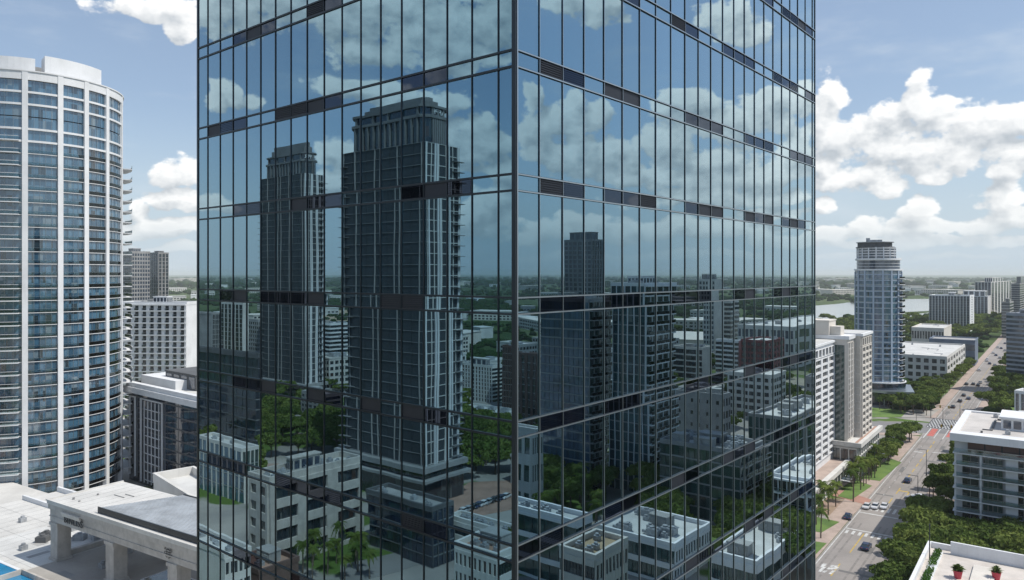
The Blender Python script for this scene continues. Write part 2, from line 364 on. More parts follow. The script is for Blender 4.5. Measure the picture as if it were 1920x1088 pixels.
def root(name, label, cat, loc, rz=0, group=None, side='D'):
    o = bpy.data.objects.new(name, None); COL.objects.link(o); o.location = loc; o.rotation_euler = (0, 0, rz); o.empty_display_size = 0.1
    tag(o, label, cat, group); WIN[o.name] = []; SIDE[o.name] = side; return o
WIN = {}; SIDE = {}; FOOT = []
def addwin(rt, name, me, loc, size, rz=0, z=0.0): WIN[rt.name].append((name, me, loc, rz, size))
def flush(rt, cap=100):
    """largest `cap` windows as parts of their own, the rest as one part"""
    ws = WIN[rt.name]; side = SIDE[rt.name]
    if not ws: return
    M4 = Matrix.Translation(rt.location) @ Matrix.Rotation(rt.rotation_euler.z, 4, 'Z')
    sc = []
    for w in ws:
        p = M4 @ Vector(w[2]); q = reflect((p.x, p.y), side); d = q[1]
        px = CX + q[0] / d * F if d > 1 else -9e9; py = HZ - (p.z - H) / d * F if d > 1 else 9e9
        vis = 1.0 if (-5 < px < 1925 and -5 < py < 1093) else 0.0
        if side == 'L' and not 372 < px < 965: vis = 0
        if side == 'R' and not 965 < px < 1528: vis = 0
        if side == 'D' and 372 < px < 1527 and 'glass_tower' not in rt.name: vis = 0
        sc.append(vis * w[4] / max(d, 1) ** 2)
    order = sorted(range(len(ws)), key=lambda i: -sc[i])
    for i in order[:cap]:
        n, me, loc, rz, s = ws[i]; link(n, me, rt, loc, rz)
    rest = order[cap:]
    if rest:
        mb = MB(); mats = []
        for i in rest:
            n, me, loc, rz, s = ws[i]; off = len(mb.v); c, s_ = math.cos(rz), math.sin(rz)
            mi = []
            for m in me.materials:
                if m not in mats: mats.append(m)
                mi.append(mats.index(m))
            mb.v += [(c * v.co.x - s_ * v.co.y + loc[0], s_ * v.co.x + c * v.co.y + loc[1], v.co.z + loc[2]) for v in me.vertices]
            for p in me.polygons: mb.f.append(tuple(off + k for k in p.vertices)); mb.m.append(mi[p.material_index])
        o = mb.build(ws[0][0], mats, rt); o['kind'] = 'stuff'; o['label'] = 'the smaller and farther windows of this building'
    ws.clear()

def vbox(side, pxL, pxC, pxR, depth, ytop, phi=0.0, a=None, b=None):
    """corner, rotation and side lengths of a block whose nearest vertical edge is seen at pxC (in the street, or in the tower's mirror face)"""
    c, s = math.cos(R(phi)), math.sin(R(phi))
    l = (dL[0] * c - dL[1] * s, dL[0] * s + dL[1] * c); r = (dR[0] * c - dR[1] * s, dR[0] * s + dR[1] * c)
    x = (pxC - CX) / F * depth; y = depth
    if a is None: k = (pxL - CX) / F; a = (x - k * y) / (-l[0] + k * l[1])
    if b is None: k = (pxR - CX) / F; b = (k * y - x) / (r[0] - k * r[1])
    top = H - (ytop - HZ) / F * depth
    p = reflect((x, y), side)
    def rd(d):
        q = reflect((C0[0] + d[0], C0[1] + d[1]), side); return (q[0] - C0[0], q[1] - C0[1])
    if side == 'D': X, Y, lx, ly = r, l, b, a
    else: X, Y, lx, ly = rd(l), rd(r), a, b
    ang = math.atan2(X[1], X[0])
    FOOT.append((p, X, Y, lx, ly))
    return p, ang, lx, ly, top

def blocked(x, y, marg=4.0):
    for p, X, Y, lx, ly in FOOT:
        dx, dy = x - p[0], y - p[1]; u = dx * X[0] + dy * X[1]; v = dx * Y[0] + dy * Y[1]
        if -marg < u < lx + marg and -marg < v < ly + marg: return True
    return False

# --- facades.  axis 'x': the wall y=0 running along +x; axis 'y': the wall x=0 running along +y
def facade(rt, body, axis, L, z0, z1, nc, nr, mode='win', glass=gwin, pier=0.25, span=0.3, proud=0.3, s0=0.0, off=0.0, mull=0, ms=darkmetal, balc=0.0, mi=0, wname='window', top=None):
    """adds piers and spandrels to `body`, and glass units to the root's window list; off = how far the wall plane stands out"""
    def bx(mb, a0, a1, o0, o1, c0, c1, m=0):
        if axis == 'x': mb.box(a0, -o1, c0, a1, -o0, c1, m)
        else: mb.box(-o1, a0, c0, -o0, a1, c1, m)
    cw = L / nc; fh = (z1 - z0) / nr; pw = cw * pier; sh = fh * span
    if mode in ('win', 'vstrip', 'balc'):
        for i in range(nc + 1):
            c = s0 + i * cw; a0 = max(s0, c - pw / 2); a1 = min(s0 + L, c + pw / 2)
            bx(body, a0, a1, off, off + proud, z0, z1, mi)
    if mode in ('win', 'hband', 'balc'):
        for j in range(nr + 1):
            c = z0 + j * fh; c0 = max(z0, c - sh / 2); c1 = min(z1, c + sh / 2)
            if mode == 'hband': bx(body, s0, s0 + L, off, off + proud, c0, c1, mi)
            elif mode == 'balc': bx(body, s0, s0 + L, off, off + proud + balc, c - sh / 2, c + sh / 2, mi)
            else:
                for i in range(nc): bx(body, s0 + i * cw + pw / 2, s0 + (i + 1) * cw - pw / 2, off, off + proud - 0.03, c0, c1, mi)
    def unit(w, h, mu, tr=0, inset=0.0):
        mb = MB(); bx(mb, 0, w, 0.02, 0.07, 0, h)
        for k in range(1, mu + 1): bx(mb, w * k / (mu + 1) - .05, w * k / (mu + 1) + .05, 0.07, 0.14, 0, h, 1)
        for k in range(1, tr + 1): bx(mb, 0, w, 0.07, 0.16, h * k / (tr + 1) - .18, h * k / (tr + 1) + .18, 1)
        return mb.data(wname, [glass, ms])
    def put(me, s, z, size):
        loc = (s, -off, z) if axis == 'x' else (-off, s, z)
        addwin(rt, wname, me, loc, size)
    if mode in ('win', 'balc'):
        me = unit(cw - pw, fh - sh, mull)
        for i in range(nc):
            for j in range(nr): put(me, s0 + i * cw + pw / 2, z0 + j * fh + sh / 2, cw * fh)
        if mode == 'balc':
            rl = MB(); 
            if axis == 'x': rl.box(0, -(off + proud + balc), 0, cw - pw, -(off + proud + balc - 0.05), 1.0, 0); rl.box(0, -(off + proud + balc + .03), 1.0, cw - pw, -(off + proud + balc - 0.08), 1.08, 1)
            else: rl.box(-(off + proud + balc), 0, 0, -(off + proud + balc - 0.05), cw - pw, 1.0, 0); rl.box(-(off + proud + balc + .03), 0, 1.0, -(off + proud + balc - 0.08), cw - pw, 1.08, 1)
            rme = rl.data('railing', [railm, lightmetal])
            BAL.append((rt, rme, axis, [(s0 + i * cw + pw / 2, z0 + j * fh + sh / 2) for i in range(nc) for j in range(nr)]))
    elif mode == 'vstrip':
        me = unit(cw - pw, z1 - z0, mull, nr - 1)
        for i in range(nc): put(me, s0 + i * cw + pw / 2, z0, cw * (z1 - z0))
    elif mode == 'hband':
        me = unit(L, fh - sh, mull)
        for j in range(nr): put(me, s0, z0 + j * fh + sh / 2, L * fh)
BAL = []
def letters(name, body, size, ext, mat, parent, loc, rot, space=1.0):
    cu = bpy.data.curves.new(name, 'FONT'); cu.body = body; cu.size = size; cu.extrude = ext; cu.space_character = space
    t = bpy.data.objects.new(name, cu); COL.objects.link(t); bpy.context.view_layer.update()
    me = bpy.data.meshes.new_from_object(t.evaluated_get(bpy.context.evaluated_depsgraph_get())); bpy.data.objects.remove(t)
    me.name = name; me.materials.clear(); me.materials.append(mat); o = link(name, me, parent, loc); o.rotation_euler = rot; return o
def flush_rails(cap=100):
    for rt, me, axis, pts in BAL:
        pts = sorted(pts, key=lambda p: -p[1])
        for s, z in pts[:cap]: link('railing', me, rt, (s, 0, z) if axis == 'x' else (0, s, z))
        if pts[cap:]:
            mb = MB()
            for s, z in pts[cap:]:
                o = len(mb.v); dx, dy = (s, 0) if axis == 'x' else (0, s)
                mb.v += [(v.co.x + dx, v.co.y + dy, v.co.z + z) for v in me.vertices]
                for p in me.polygons: mb.f.append(tuple(o + k for k in p.vertices)); mb.m.append(p.material_index)
            q = mb.build('railing', list(me.materials), rt); q['kind'] = 'stuff'
    BAL.clear()

hv1 = MB().box(0,0,0,3.2,2.2,1.5).box(.2,.2,1.5,3.0,2.0,1.62).cyl(.9,1.1,1.62,1.95,.6,seg=12).cyl(2.3,1.1,1.62,1.95,.6,seg=12).box(3.2,.3,.3,4.4,.9,.9).data('roof_unit', steel)
hv2 = MB().box(0,0,0,5,3,2.4).box(-.15,-.15,2.4,5.15,3.15,2.6).box(.4,-.2,.5,1.8,0,1.9).box(2.6,-.2,.5,4.4,0,1.9).data('roof_unit', roofg)
hv3 = MB().box(0,0,0,1.2,1.2,.9).cyl(.6,.6,.9,1.3,.4,seg=8).data('roof_unit', steel)
pipe = MB().box(0,0,0.25,9,.25,.5).box(0,0,0,.2,.25,.25).box(4.4,0,0,4.6,.25,.25).box(8.8,0,0,9,.25,.25).box(8.75,0,.25,9,5,.5).data('roof_duct', steel)
def roofkit(rt, lx, ly, z, n, big=1, seed=0, par=1.1, mat=roofw, pent=None, pw=0.5, wallm=None, body=None):
    rg = random.Random(seed)
    mb = MB().box(0.001, 0.001, z, lx - .001, ly - .001, z + .12)
    roof = mb.build('roof', mat, rt)
    pb = MB(); e = pw
    pb.box(-.15, -.15, z, lx + .15, e, z + par).box(-.15, ly - e, z, lx + .15, ly + .15, z + par).box(-.15, e, z, e, ly - e, z + par).box(lx - e, e, z, lx + .15, ly - e, z + par)
    pb.build('parapet', wallm or white, rt)
    used = []
    if pent:
        x0, y0, w, d, h = pent; x0 *= lx; y0 *= ly; w *= lx; d *= ly
        q = MB().box(x0, y0, z + .12, x0 + w, y0 + d, z + h).box(x0 - .25, y0 - .25, z + h, x0 + w + .25, y0 + d + .25, z + h + .3)
        for k in range(4):
            t0 = w * (k + .15) / 4; q.box(x0 + t0, y0 - .04, z + .8, x0 + t0 + w * .7 / 4, y0, z + h - .5, 1)
            t0 = d * (k + .15) / 4; q.box(x0 - .04, y0 + t0, z + .8, x0, y0 + t0 + d * .7 / 4, z + h - .5, 1)
        q.build('penthouse', [wallm or white, gslate], rt); used.append((x0, y0, w, d))
    k = 0; tries = 0
    while k < n and tries < 400:
        tries += 1; me, w, d = rg.choice([(hv1, 4.5, 2.4), (hv2, 5.2, 3.2), (hv3, 1.3, 1.3), (pipe, 9, 5)][:4 if lx > 16 and ly > 12 else 3][(0 if big else 0):])
        if lx < w + 4 or ly < d + 4: me, w, d = hv3, 1.3, 1.3
        if lx < w + 2 or ly < d + 2: break
        x = rg.uniform(1.2, lx - w - 1.2); y = rg.uniform(1.2, ly - d - 1.2)
        if any(x < a + c and x + w > a and y < b + dd and y + d > b for a, b, c, dd in used): continue
        used.append((x, y, w, d)); link(me.name.split('.')[0], me, roof, (x, y, z + .12)); k += 1

def block(name, label, cat, side, pxL, pxC, pxR, depth, ytop, fa, fb, wall=white, phi=0.0, a=None, b=None, roofn=4, pent=None, roofmat=roofw, par=1.1, group=None, seed=0, corem=None, z0=0.0):
    """fa: facade settings of the wall running along dL, fb: of the wall along dR"""
    p, ang, lx, ly, top = vbox(side, pxL, pxC, pxR, depth, ytop, phi, a, b)
    rt = root(name, label, cat, (p[0], p[1], 0), ang, group, side)
    body = MB().box(0, 0, 0, lx, ly, top)
    for f, axa, L in ((fa, 'y' if side == 'D' else 'x', ly if side == 'D' else lx), (fb, 'x' if side == 'D' else 'y', lx if side == 'D' else ly)):
        if f:
            f = dict(f); zz0 = f.pop('z0', z0); zz1 = f.pop('z1', top); facade(rt, body, axa, L, zz0, zz1, **f)
    body.build('wall', wall, rt)
    roofkit(rt, lx, ly, top, roofn, seed=seed, par=par, mat=roofmat, pent=pent, wallm=wall)
    rt['lx'] = lx; rt['ly'] = ly; rt['top'] = top
    return rt

# ================================================================== the glass tower
def main_tower():
    rt = root('glass_tower', 'mirror glass office tower with thin mullions filling the middle, its corner towards the camera', 'office tower', (C0[0], C0[1], 0), math.atan2(dR[1], dR[0]))
    # local x = along dR (right face, y=0), local y = along dL (left face, x=0)
    SL, SR = 21.45, 30.9
    FOOT.append((C0, dR, dL, SR, SL))
    zu = [77.56 - PITCH * k for k in range(-4, 18)]       # upper rail of each floor band
    tops = zu[0]
    rails = []
    GL = [0.0] + [0.72 + 1.235 * i for i in range(17)] + [SL]
    GR = [0.0] + [1.35 + 1.385 * i for i in range(22)] + [SR]
    cache = {}
    rg = random.Random(3)
    def pane(axis, a0, a1, z0, z1, mat, nm, lou=False):
        w = round(a1 - a0 - .05, 3); h = round(z1 - z0 - .04, 3); key = (axis, w, h, mat.name, lou)
        if key not in cache:
            mb = MB()
            if axis == 'x': mb.box(0, 0, 0, w, .03, h)
            else: mb.box(0, 0, 0, .03, w, h)
            if lou:
                for q in range(6):
                    z = h * (q + .3) / 6.5
                    if axis == 'x': mb.box(.03, -.03, z, w - .03, 0, z + .035)
                    else: mb.box(-.03, .03, z, 0, w - .03, z + .035)
            cache[key] = mb.data(nm, mat)
        o = (a0 + .025, 0, z0 + .02) if axis == 'x' else (0, a0 + .025, z0 + .02)
        pr = (nm, cache[key], o, rg.gauss(0, .0011), (a1 - a0) * (z1 - z0)); (WIN2 if nm != 'window_pane' else WIN[rt.name]).append(pr)
    WIN2 = []
    patR = {0: 'gddgddgggdddggdddgddddgg', 1: 'ddggddggddggdddggdddgddg', 2: 'gddgddgggdddggdddggdddgg', 3: 'gddgdddggdddggdddgdddgg', 4: 'gddgddggdddggddggdddggdd'}
    patL = {0: 'gggddgggddddggdddgg', 1: 'ggdddgggdddggddgg', 2: 'ggggddgggddddgddgg', 3: 'gggddgdgddggdddgg'}
    for k, z in enumerate(zu):
        zl = z - 0.56; znext = z - PITCH
        for axis, GG in (('x', GR), ('y', GL)):
            pats = patR if axis == 'x' else patL; pt = pats[(k + (3 if axis == 'x' else 0)) % len(pats)]
            for i in range(len(GG) - 1):
                pane(axis, GG[i], GG[i + 1], znext, zl, cglass, 'window_pane')
                c = pt[i % len(pt)]
                if c == 'd': pane(axis, GG[i], GG[i + 1], zl, z, louv if (rg.random() < .3) else sglass, 'spandrel_panel', lou=(axis == 'x' and i in (1, 2) or rg.random() < .25))
                else: pane(axis, GG[i], GG[i + 1], zl, z, cglass, 'spandrel_panel')
    low = zu[-1] - PITCH
    flush(rt)
    WIN[rt.name] = WIN2
    flush(rt)
    # mullions
    for axis, GG in (('x', GR), ('y', GL)):
        mb = MB()
        if axis == 'x': mb.box(-.018, -.03, low, .018, .09, tops, 0).box(-.018, -.045, low, .004, -.03, tops, 1)
        else: mb.box(-.035, -.02, low, .09, .02, tops, 0)
        me = mb.data('mullion', [darkmetal, lightmetal])
        for g in GG[1:]: link('mullion', me, rt, (g, 0, 0) if axis == 'x' else (0, g, 0))
        L = SR if axis == 'x' else SL
        mb = MB()
        if axis == 'x': mb.box(0.08, -.05, -.028, L, .10, .028, 0).box(0.08, -.07, -.028, L, -.05, .014, 1)
        else: mb.box(-.055, 0.08, -.035, .10, L, .035, 0)
        me = mb.data('transom', [darkmetal, lightmetal])
        for z in zu:
            for dz in (0, -.56):
                link('transom', me, rt, (0, 0, z + dz))
    MB().box(-.09, -.10, low, .06, .06, tops, 0).box(-.015, -.125, low, .04, -.10, tops, 1).build('corner_post', [darkmetal, lightmetal], rt)
    # interior: slabs, ceilings, core, columns and blinds behind the glass
    sl = MB().box(.25, .25, -.5, SR - .25, SL - .25, -.06).data('floor_slab', offwhite)
    for z in zu: link('floor_slab', sl, rt, (0, 0, z))
    MB().box(9, 8, low, SR - 5, SL - 5, tops - 1).build('core', conc, rt)
    co = MB().box(-.35, -.35, low, .35, .35, tops - 1).data('column', white)
    for x in (1.6, 9.6, 17.6, 25.6): link('column', co, rt, (x, 1.5, 0))
    for y in (8.0, 14.5, 20.0): link('column', co, rt, (1.5, y, 0))
    bl = {}
    for k, z in enumerate(zu[:12]):
        for axis, GG in (('x', GR), ('y', GL)):
            for i in range(len(GG) - 1):
                if rg.random() < .22:
                    w = (GG[i + 1] - GG[i]) * rg.choice([.25, .4, 1.0, 1.0]); h = rg.choice([1.0, 1.6, 3.3, 3.3])
                    key = (axis, round(w, 2), h)
                    if key not in bl:
                        q = MB()
                        if axis == 'x': q.box(0, .30, 0, w - .1, .34, h)
                        else: q.box(.30, 0, 0, .34, w - .1, h)
                        bl[key] = q.data('blind', white)
                    o = (GG[i] + .05, 0, z - .6 - h) if axis == 'x' else (0, GG[i] + .05, z - .6 - h)
                    link('blind', bl[key], rt, o)
    MB().box(.3, .3, 0, SR, SL, low).build('lower_wall', dconc, rt)
    MB().box(-.1, -.1, tops, SR, SL, tops + .5).build('roof', roofg, rt)
    # rear faces
    MB().box(SR, 0.0, low, SR + .2, SL, tops).box(0, SL, low, SR + .2, SL + .2, tops).build('rear_wall', darkmetal, rt)
main_tower()

# ================================================================== round condo tower on the left
def arc(cx, cy, r, a0, a1, n): return [(cx + r * math.cos(a0 + (a1 - a0) * i / n), cy + r * math.sin(a0 + (a1 - a0) * i / n)) for i in range(n + 1)]
def ray_angle(px, c, r):
    k = (px - CX) / F; u = nrm(k, 1); b = c[0] * u[0] + c[1] * u[1]; h2 = c[0] ** 2 + c[1] ** 2 - b * b
    t = b - math.sqrt(max(r * r - h2, 0)); p = (u[0] * t, u[1] * t); return math.atan2(p[1] - c[1], p[0] - c[0])
def left_tower():
    c = (-155.0, 239.6); r = 25.7; top = 129.2; fh = 3.6; nf = 35
    rt = root('condominium_tower', 'tall round white condominium tower with blue glass bays at the left edge', 'apartment tower', (c[0], c[1], 0))
    FOOT.append(((c[0] - r, c[1] - r), (1, 0), (0, 1), 2 * r, 2 * r))
    pils = [ray_angle(p, c, r) for p in (-45, 47, 113, 161, 200, 227)]
    a_end = pils[-1] + R(8)
    circ = lambda rr, n=96: [(rr * math.cos(2 * math.pi * i / n), rr * math.sin(2 * math.pi * i / n)) for i in range(n)]
    MB().prism(circ(r - .9), 0, top - 1).build('core', gnavy, rt)
    # back half wall
    MB().ring(arc(0, 0, r, a_end, pils[0] + 2 * math.pi, 60), arc(0, 0, r - .6, a_end, pils[0] + 2 * math.pi, 60), 0, top, closed=False).build('wall', white, rt)
    w = .72
    for i, a in enumerate(pils):
        m = MB(); m.box(r - .9, -w, 0, r + .45, w, top + .0)
        m.build('pilaster', white, rt, rz=a)
    zs = [top - 2.4 - fh * k for k in range(nf)]
    thin = MB().ring(circ(r + .12), circ(r - .9), -.085, .085).data('floor_slab', white)
    thick = MB().ring(circ(r + .25), circ(r - .9), -.3, .3).data('floor_slab', white)
    for k, z in enumerate(zs):
        if k == 0: continue
        if z < 1: break
        if k == 3: continue
        link('floor_slab', thick if k in (1, 2, 4, 5) else thin, rt, (0, 0, z))
    MB().ring(circ(r + .3), circ(r - 2), top - 2.4, top).ring(circ(r + .55), circ(r - 1.2), top, top + .35).build('cornice', white, rt)
    MB().prism(circ(r - 1.5), top - 1, top - .4).build('roof', roofw, rt)
    # window bays
    for b in range(len(pils) - 1):
        a0 = pils[b] + w / r; a1 = pils[b + 1] - w / r; n = max(3, int((a1 - a0) * 12 / .6)); L = (a1 - a0) * r
        nm = 5 if b in (1, 0) else 4
        mb = MB(); mb.ring(arc(0, 0, r - .30, a0, a1, n), arc(0, 0, r - .38, a0, a1, n), 0.16, fh - .16, closed=False)
        for q in range(nm + 1):
            a = a0 + (a1 - a0) * q / nm; m2 = MB().box(r - .3, -.035, .11, r - .2, .035, fh - .11, 1)
            o = len(mb.v); ca, sa = math.cos(a), math.sin(a)
            mb.v += [(x * ca - y * sa, x * sa + y * ca, z) for x, y, z in m2.v]
            for f in m2.f: mb.f.append(tuple(o + i for i in f)); mb.m.append(1)
        
        glass_top = mb.data('window', [gblue, lightmetal])
        rl = MB().ring(arc(0, 0, r + .10, a0, a1, n), arc(0, 0, r + .06, a0, a1, n), 0.16, 1.15, 0, closed=False).ring(arc(0, 0, r + .12, a0, a1, n), arc(0, 0, r + .04, a0, a1, n), 1.15, 1.20, 1, closed=False)
        rme = rl.data('railing', [railm, lightmetal])
        for k, z in enumerate(zs[1:]):
            if z < 1: break
            addwin(rt, 'window', glass_top, (0, 0, z), fh * L * (1 + .0 * k))
            if k > 4: addwin(rt, 'railing', rme, (0, 0, z), fh * L * .3)
    ws = WIN[rt.name]; rails = [w_ for w_ in ws if w_[0] == 'railing']; WIN[rt.name] = [w_ for w_ in ws if w_[0] == 'window']
    flush(rt); WIN[rt.name] = rails; flush(rt)
    # protruding stacked balconies: at the far right of the drum and near the left edge
    for (p0, p1, out, zt) in ((ray_angle(226, c, r) + R(6), ray_angle(226, c, r) + R(34), 3.0, 108), (ray_angle(-40, c, r), ray_angle(36, c, r), 1.5, 114)):
        sl = MB().ring(arc(0, 0, r + out, p0, p1, 8), arc(0, 0, r, p0, p1, 8), -.14, .14, closed=False)
        sl.ring(arc(0, 0, r + out, p0, p1, 8), arc(0, 0, r + out - .05, p0, p1, 8), .14, 1.1, 1, closed=False).ring(arc(0, 0, r + out + .03, p0, p1, 8), arc(0, 0, r + out - .08, p0, p1, 8), 1.1, 1.2, 0, closed=False)
        me = sl.data('balcony', [white, railm])
        z = zs[5]
        while z > 3:
            if z < zt: link('balcony', me, rt, (0, 0, z))
            z -= fh
    # rooftop screens
    for p0, p1, z1, rr in ((-120, 66, 134.0, r - 3.2), (84, 190, 135.2, r - 2.6)):
        a0, a1 = ray_angle(p0, c, rr), ray_angle(p1, c, rr) if p1 < 195 else 0
        MB().ring(arc(0, 0, rr, a0, a1, 20), arc(0, 0, rr - 6, a0, a1, 20), top - .4, z1, closed=False).build('roof_screen', white, rt)
    MB().prism([(x * .45, y * .45) for x, y in circ(r)], top - .4, top + 5).build('penthouse', roofg, rt)
left_tower()

# ================================================================== other blocks on the left
block('slab_tower', 'dark slate slab tower beyond the round condo, left of the far pair', 'apartment tower', 'D', 224, 247, 281, 520, 474, dict(nc=4, nr=30, mode='hband', glass=gslate, span=.35, mull=5), dict(nc=7, nr=30, mode='win', glass=gslate, pier=.3, span=.35), wall=conc, roofn=3, pent=(.3,.3,.4,.4,3))
block('slab_tower', 'dark slab tower with pale strips, right one of the far pair by the round condo', 'apartment tower', 'D', 281, 297, 316, 560, 476, dict(nc=4, nr=30, mode='vstrip', glass=gslate, pier=.25, ms=conc), dict(nc=3, nr=30, mode='vstrip', glass=gdark, pier=.3, ms=conc), wall=conc, roofn=3, pent=(.2,.2,.5,.5,2))
block('apartment_block', 'long white apartment block with stacked dark balconies left of the glass tower', 'apartment block', 'D', 222, 350, 374, 385, 572, dict(nc=9, nr=17, mode='balc', glass=gdark, pier=.52, span=.2, proud=.5, balc=0.6, mull=1), None, wall=white, phi=35, roofn=7, pent=(.3, .35, .4, .2, 4), par=1.6)
def black_block():
    rt = block('office_block', 'black glass midrise with white looped frames and a pale stepped roof', 'office block', 'D', 243, 410, 450, 215, 757.5, dict(nc=12, nr=9, mode='hband', glass=gnavy, span=.12, mull=16, proud=.15), None, wall=dconc, roofn=9, pent=(.15, .45, .5, .35, 5), b=45, par=1.0)
    ly, top = rt['ly'], rt['top']
    MB().box(-1.6, -1, top - 2.2, 1.2, ly + 1, top - .3).box(-.9, -.6, top - .3, .9, ly + .6, top + 1.1).build('cornice', white, rt)
    def loop(y0, y1, z0, z1, w=.35):
        MB().box(-.75, y0, z0, -.2, y0 + w, z1).box(-.75, y1 - w, z0, -.2, y1, z1).box(-.75, y0 + w, z1 - w, -.2, y1 - w, z1).build('frame', white, rt)
    loop(ly - 5.5, ly - 1.0, 2, top - 3.5); loop(ly - 25, ly - 9.5, 1, top - 3.5)
    lm = MB()
    for k in range(9): lm.box(-.6, ly - 23 + .0, 2 + k * 2.9, -.25, ly - 12, 2.2 + k * 2.9)
    for k in range(5): lm.box(-.55, ly - 22.5 + k * 2.6, 1, -.25, ly - 22.3 + k * 2.6, top - 4.2)
    lm.build('lattice', white, rt)
    MB().box(3, ly * .55, top, 20, ly - 2, top + 3.2).box(8, ly * .25, top + .1, 26, ly * .5, top + 4).build('roof_block', white, rt)
black_block()

# ================================================================== portico, podium deck and pool at lower left
def portico():
    e = nrm(.846, -.533); f = (-e[1], e[0]); z = 26.9; x0, y0 = (94 - CX) / F * 141, 141.0
    rt = root('portico', 'stone portico with lettered beam and ribbed glass roof at lower left', 'portico', (x0, y0, 0), math.atan2(e[1], e[0]))
    dk = 15.7; Lp = 60; W = 14.5
    FOOT.append(((x0, y0), e, f, Lp, W))
    MB().box(-.4, -.4, z - .55, Lp, W, z).box(-.55, -.55, z, Lp, -.2, z + .25).box(-.55, -.2, z, -.2, W, z + .25).build('roof', offwhite, rt)
    MB().box(0, 0, z - 3.9, Lp, 1.3, z - .55).box(0, 1.3, z - 3.9, 1.3, W - 1.3, z - .55).box(0, W - 1.3, z - 3.9, Lp, W, z - .55).box(-.25, -.25, z - 1.5, Lp, 0, z - .55).box(-.12, -.12, z - 3.0, Lp, 0, z - 2.8).build('beam', stone, rt)
    cm = MB().box(-1.25, 0, dk, 1.25, 2.5, z - 3.9).box(-1.45, -.2, z - 4.6, 1.45, 2.7, z - 4.0).box(-1.5, -.25, dk, 1.5, 2.75, dk + .5).data('column', stone)
    for s in (1.4, 20.3, 38.6, 57): link('column', cm, rt, (s, 0, 0)); link('column', cm, rt, (s, W - 2.6, 0))
    MB().box(.2, 2.2, dk, 1.2, W - 2.4, dk + .9).build('low_wall', stone, rt)
    # ribbed skylight roof
    sk = MB(); p = [(15.5, .9), (Lp, .9), (Lp, W - 1.0), (21.5, W - 1.0)]
    zr = [1.5, 1.5, 1.5, 1.5]
    sk.prism(p, z, z + .95)
    sk.build('skylight', pbr('skylight_glass', (.40, .44, .48), .3, var=.2, scale=.25, ior=1.7), rt)
    fr = MB(); nr = 30
    for k in range(nr + 1):
        y = .95 + (W - 2.1) * k / nr; xs = 15.5 + 6.0 * k / nr
        fr.box(xs, y - .03, z + .95, Lp, y + .03, z + 1.0)
    fr.build('skylight_rib', offwhite, rt)
    fm = MB().box(15.2, .7, z, Lp, .88, z + 1.1).box(21.4, W - 1.0, z, Lp, W - .8, z + 1.15)
    fm.build('skylight_frame', darkmetal, rt)
    dt = MB()
    for k in range(6): dt.box(2 + k * 2.4, .2, z + .001, 2.05 + k * 2.4, W - .2, z + .02)
    dt.box(7.2, 8.2, z, 10.6, 8.35, z + .12).box(8.6, 9.6, z, 11.6, 9.75, z + .12).cyl(3.4, 2.6, z, z + .4, .22).cyl(5.8, 2.4, z, z + .25, .18).cyl(4.5, 6.6, z, z + .3, .2)
    dt.build('roof_fitting', conc, rt)
    # lettering and emblem on the beam
    letters('lettering', 'BINLISS', 1.75, .06, letterm, rt, (5.6, -.3, z - 3.1), (R(90), 0, 0), 1.15)
    em = MB(); seg = 24
    for (rr, ww) in ((1.05, .14), (.55, .10)):
        for k in range(seg):
            a0, a1 = 2*math.pi*k/seg, 2*math.pi*(k+1)/seg
            if rr > 1 and k % 6 == 5: continue
            P_ = [(rr*math.cos(a), rr*math.sin(a)) for a in (a0, a1)]; Q_ = [((rr-ww)*math.cos(a), (rr-ww)*math.sin(a)) for a in (a1, a0)]
            em.face([(x, -.03, y) for x, y in P_ + Q_])
    for k in range(3): em.box(-.7, -.05, -.5 + .4*k, .7, -.02, -.38 + .4*k)
    em.build('emblem', letterm, rt, (37.6, -.08, z - 2.3))
    sc = MB(); 
    for k in range(3): sc.box(5.2 + .0, -.7 + .12*k, z - 1.45 - .28*k, 11.4, -.2, z - 1.2 - .28*k)
    sc.build('cornice_fragment', beige, rt)
    # podium
    pr = root('podium', 'white low podium deck under the stone portico', 'podium', (x0, y0, 0), math.atan2(e[1], e[0]))
    FOOT.append(((x0 - 30 * e[0] - 22 * f[0], y0 - 30 * e[1] - 22 * f[1]), e, f, 100, 46))
    m = MB()
    m.box(-45, -22, 0, 70, 24, dk); m.build('deck', offwhite, pr)
    MB().box(-45, 23.4, dk, 60, 24, dk + 1.1).box(-45, 15.5, dk, -6, 16, dk + 1.0).box(-6.0, 15.5, dk, -5.5, 23.4, dk + 1.0).build('parapet', white, pr)
    MB().box(-14, 17.2, dk, -9.5, 20.5, dk + 3.0).box(-14.2, 17.0, dk + 3.0, -9.3, 20.7, dk + 3.2).build('stair_head', white, pr)
    MB().box(3, -6.5, dk, 17.8, -6.1, dk + .9).box(18, -9, dk, 42, -8.5, dk + .5).box(3, -12, dk, 3.4, -6.5, dk + .9).build('low_wall', stone, pr)
    MB().box(24, 3.4, dk + .01, 38, 8.6, dk + .22).build('basin_rim', white, pr)
    MB().box(24.4, 3.8, dk + .12, 37.6, 8.2, dk + .26).build('basin_water', gteal, pr)
    pv = MB().box(2, -5.9, dk + .004, 50, 13, dk + .01); pv.build('paving', plaza, pr)
    pg = MB().box(-20, -4, dk + .004, 1.5, 15, dk + .012); pg.build('roof_membrane', roofw, pr)
    sm = MB()
    for k in range(14): sm.box(-42 + k * 3.0, -20, dk + .013, -41.94 + k * 3.0, 15, dk + .02)
    for k in range(5): sm.box(-44, -18 + k * 7, dk + .013, 1.4, -17.95 + k * 7, dk + .02)
    sm.build('membrane_seam', conc, pr)
    st = MB()
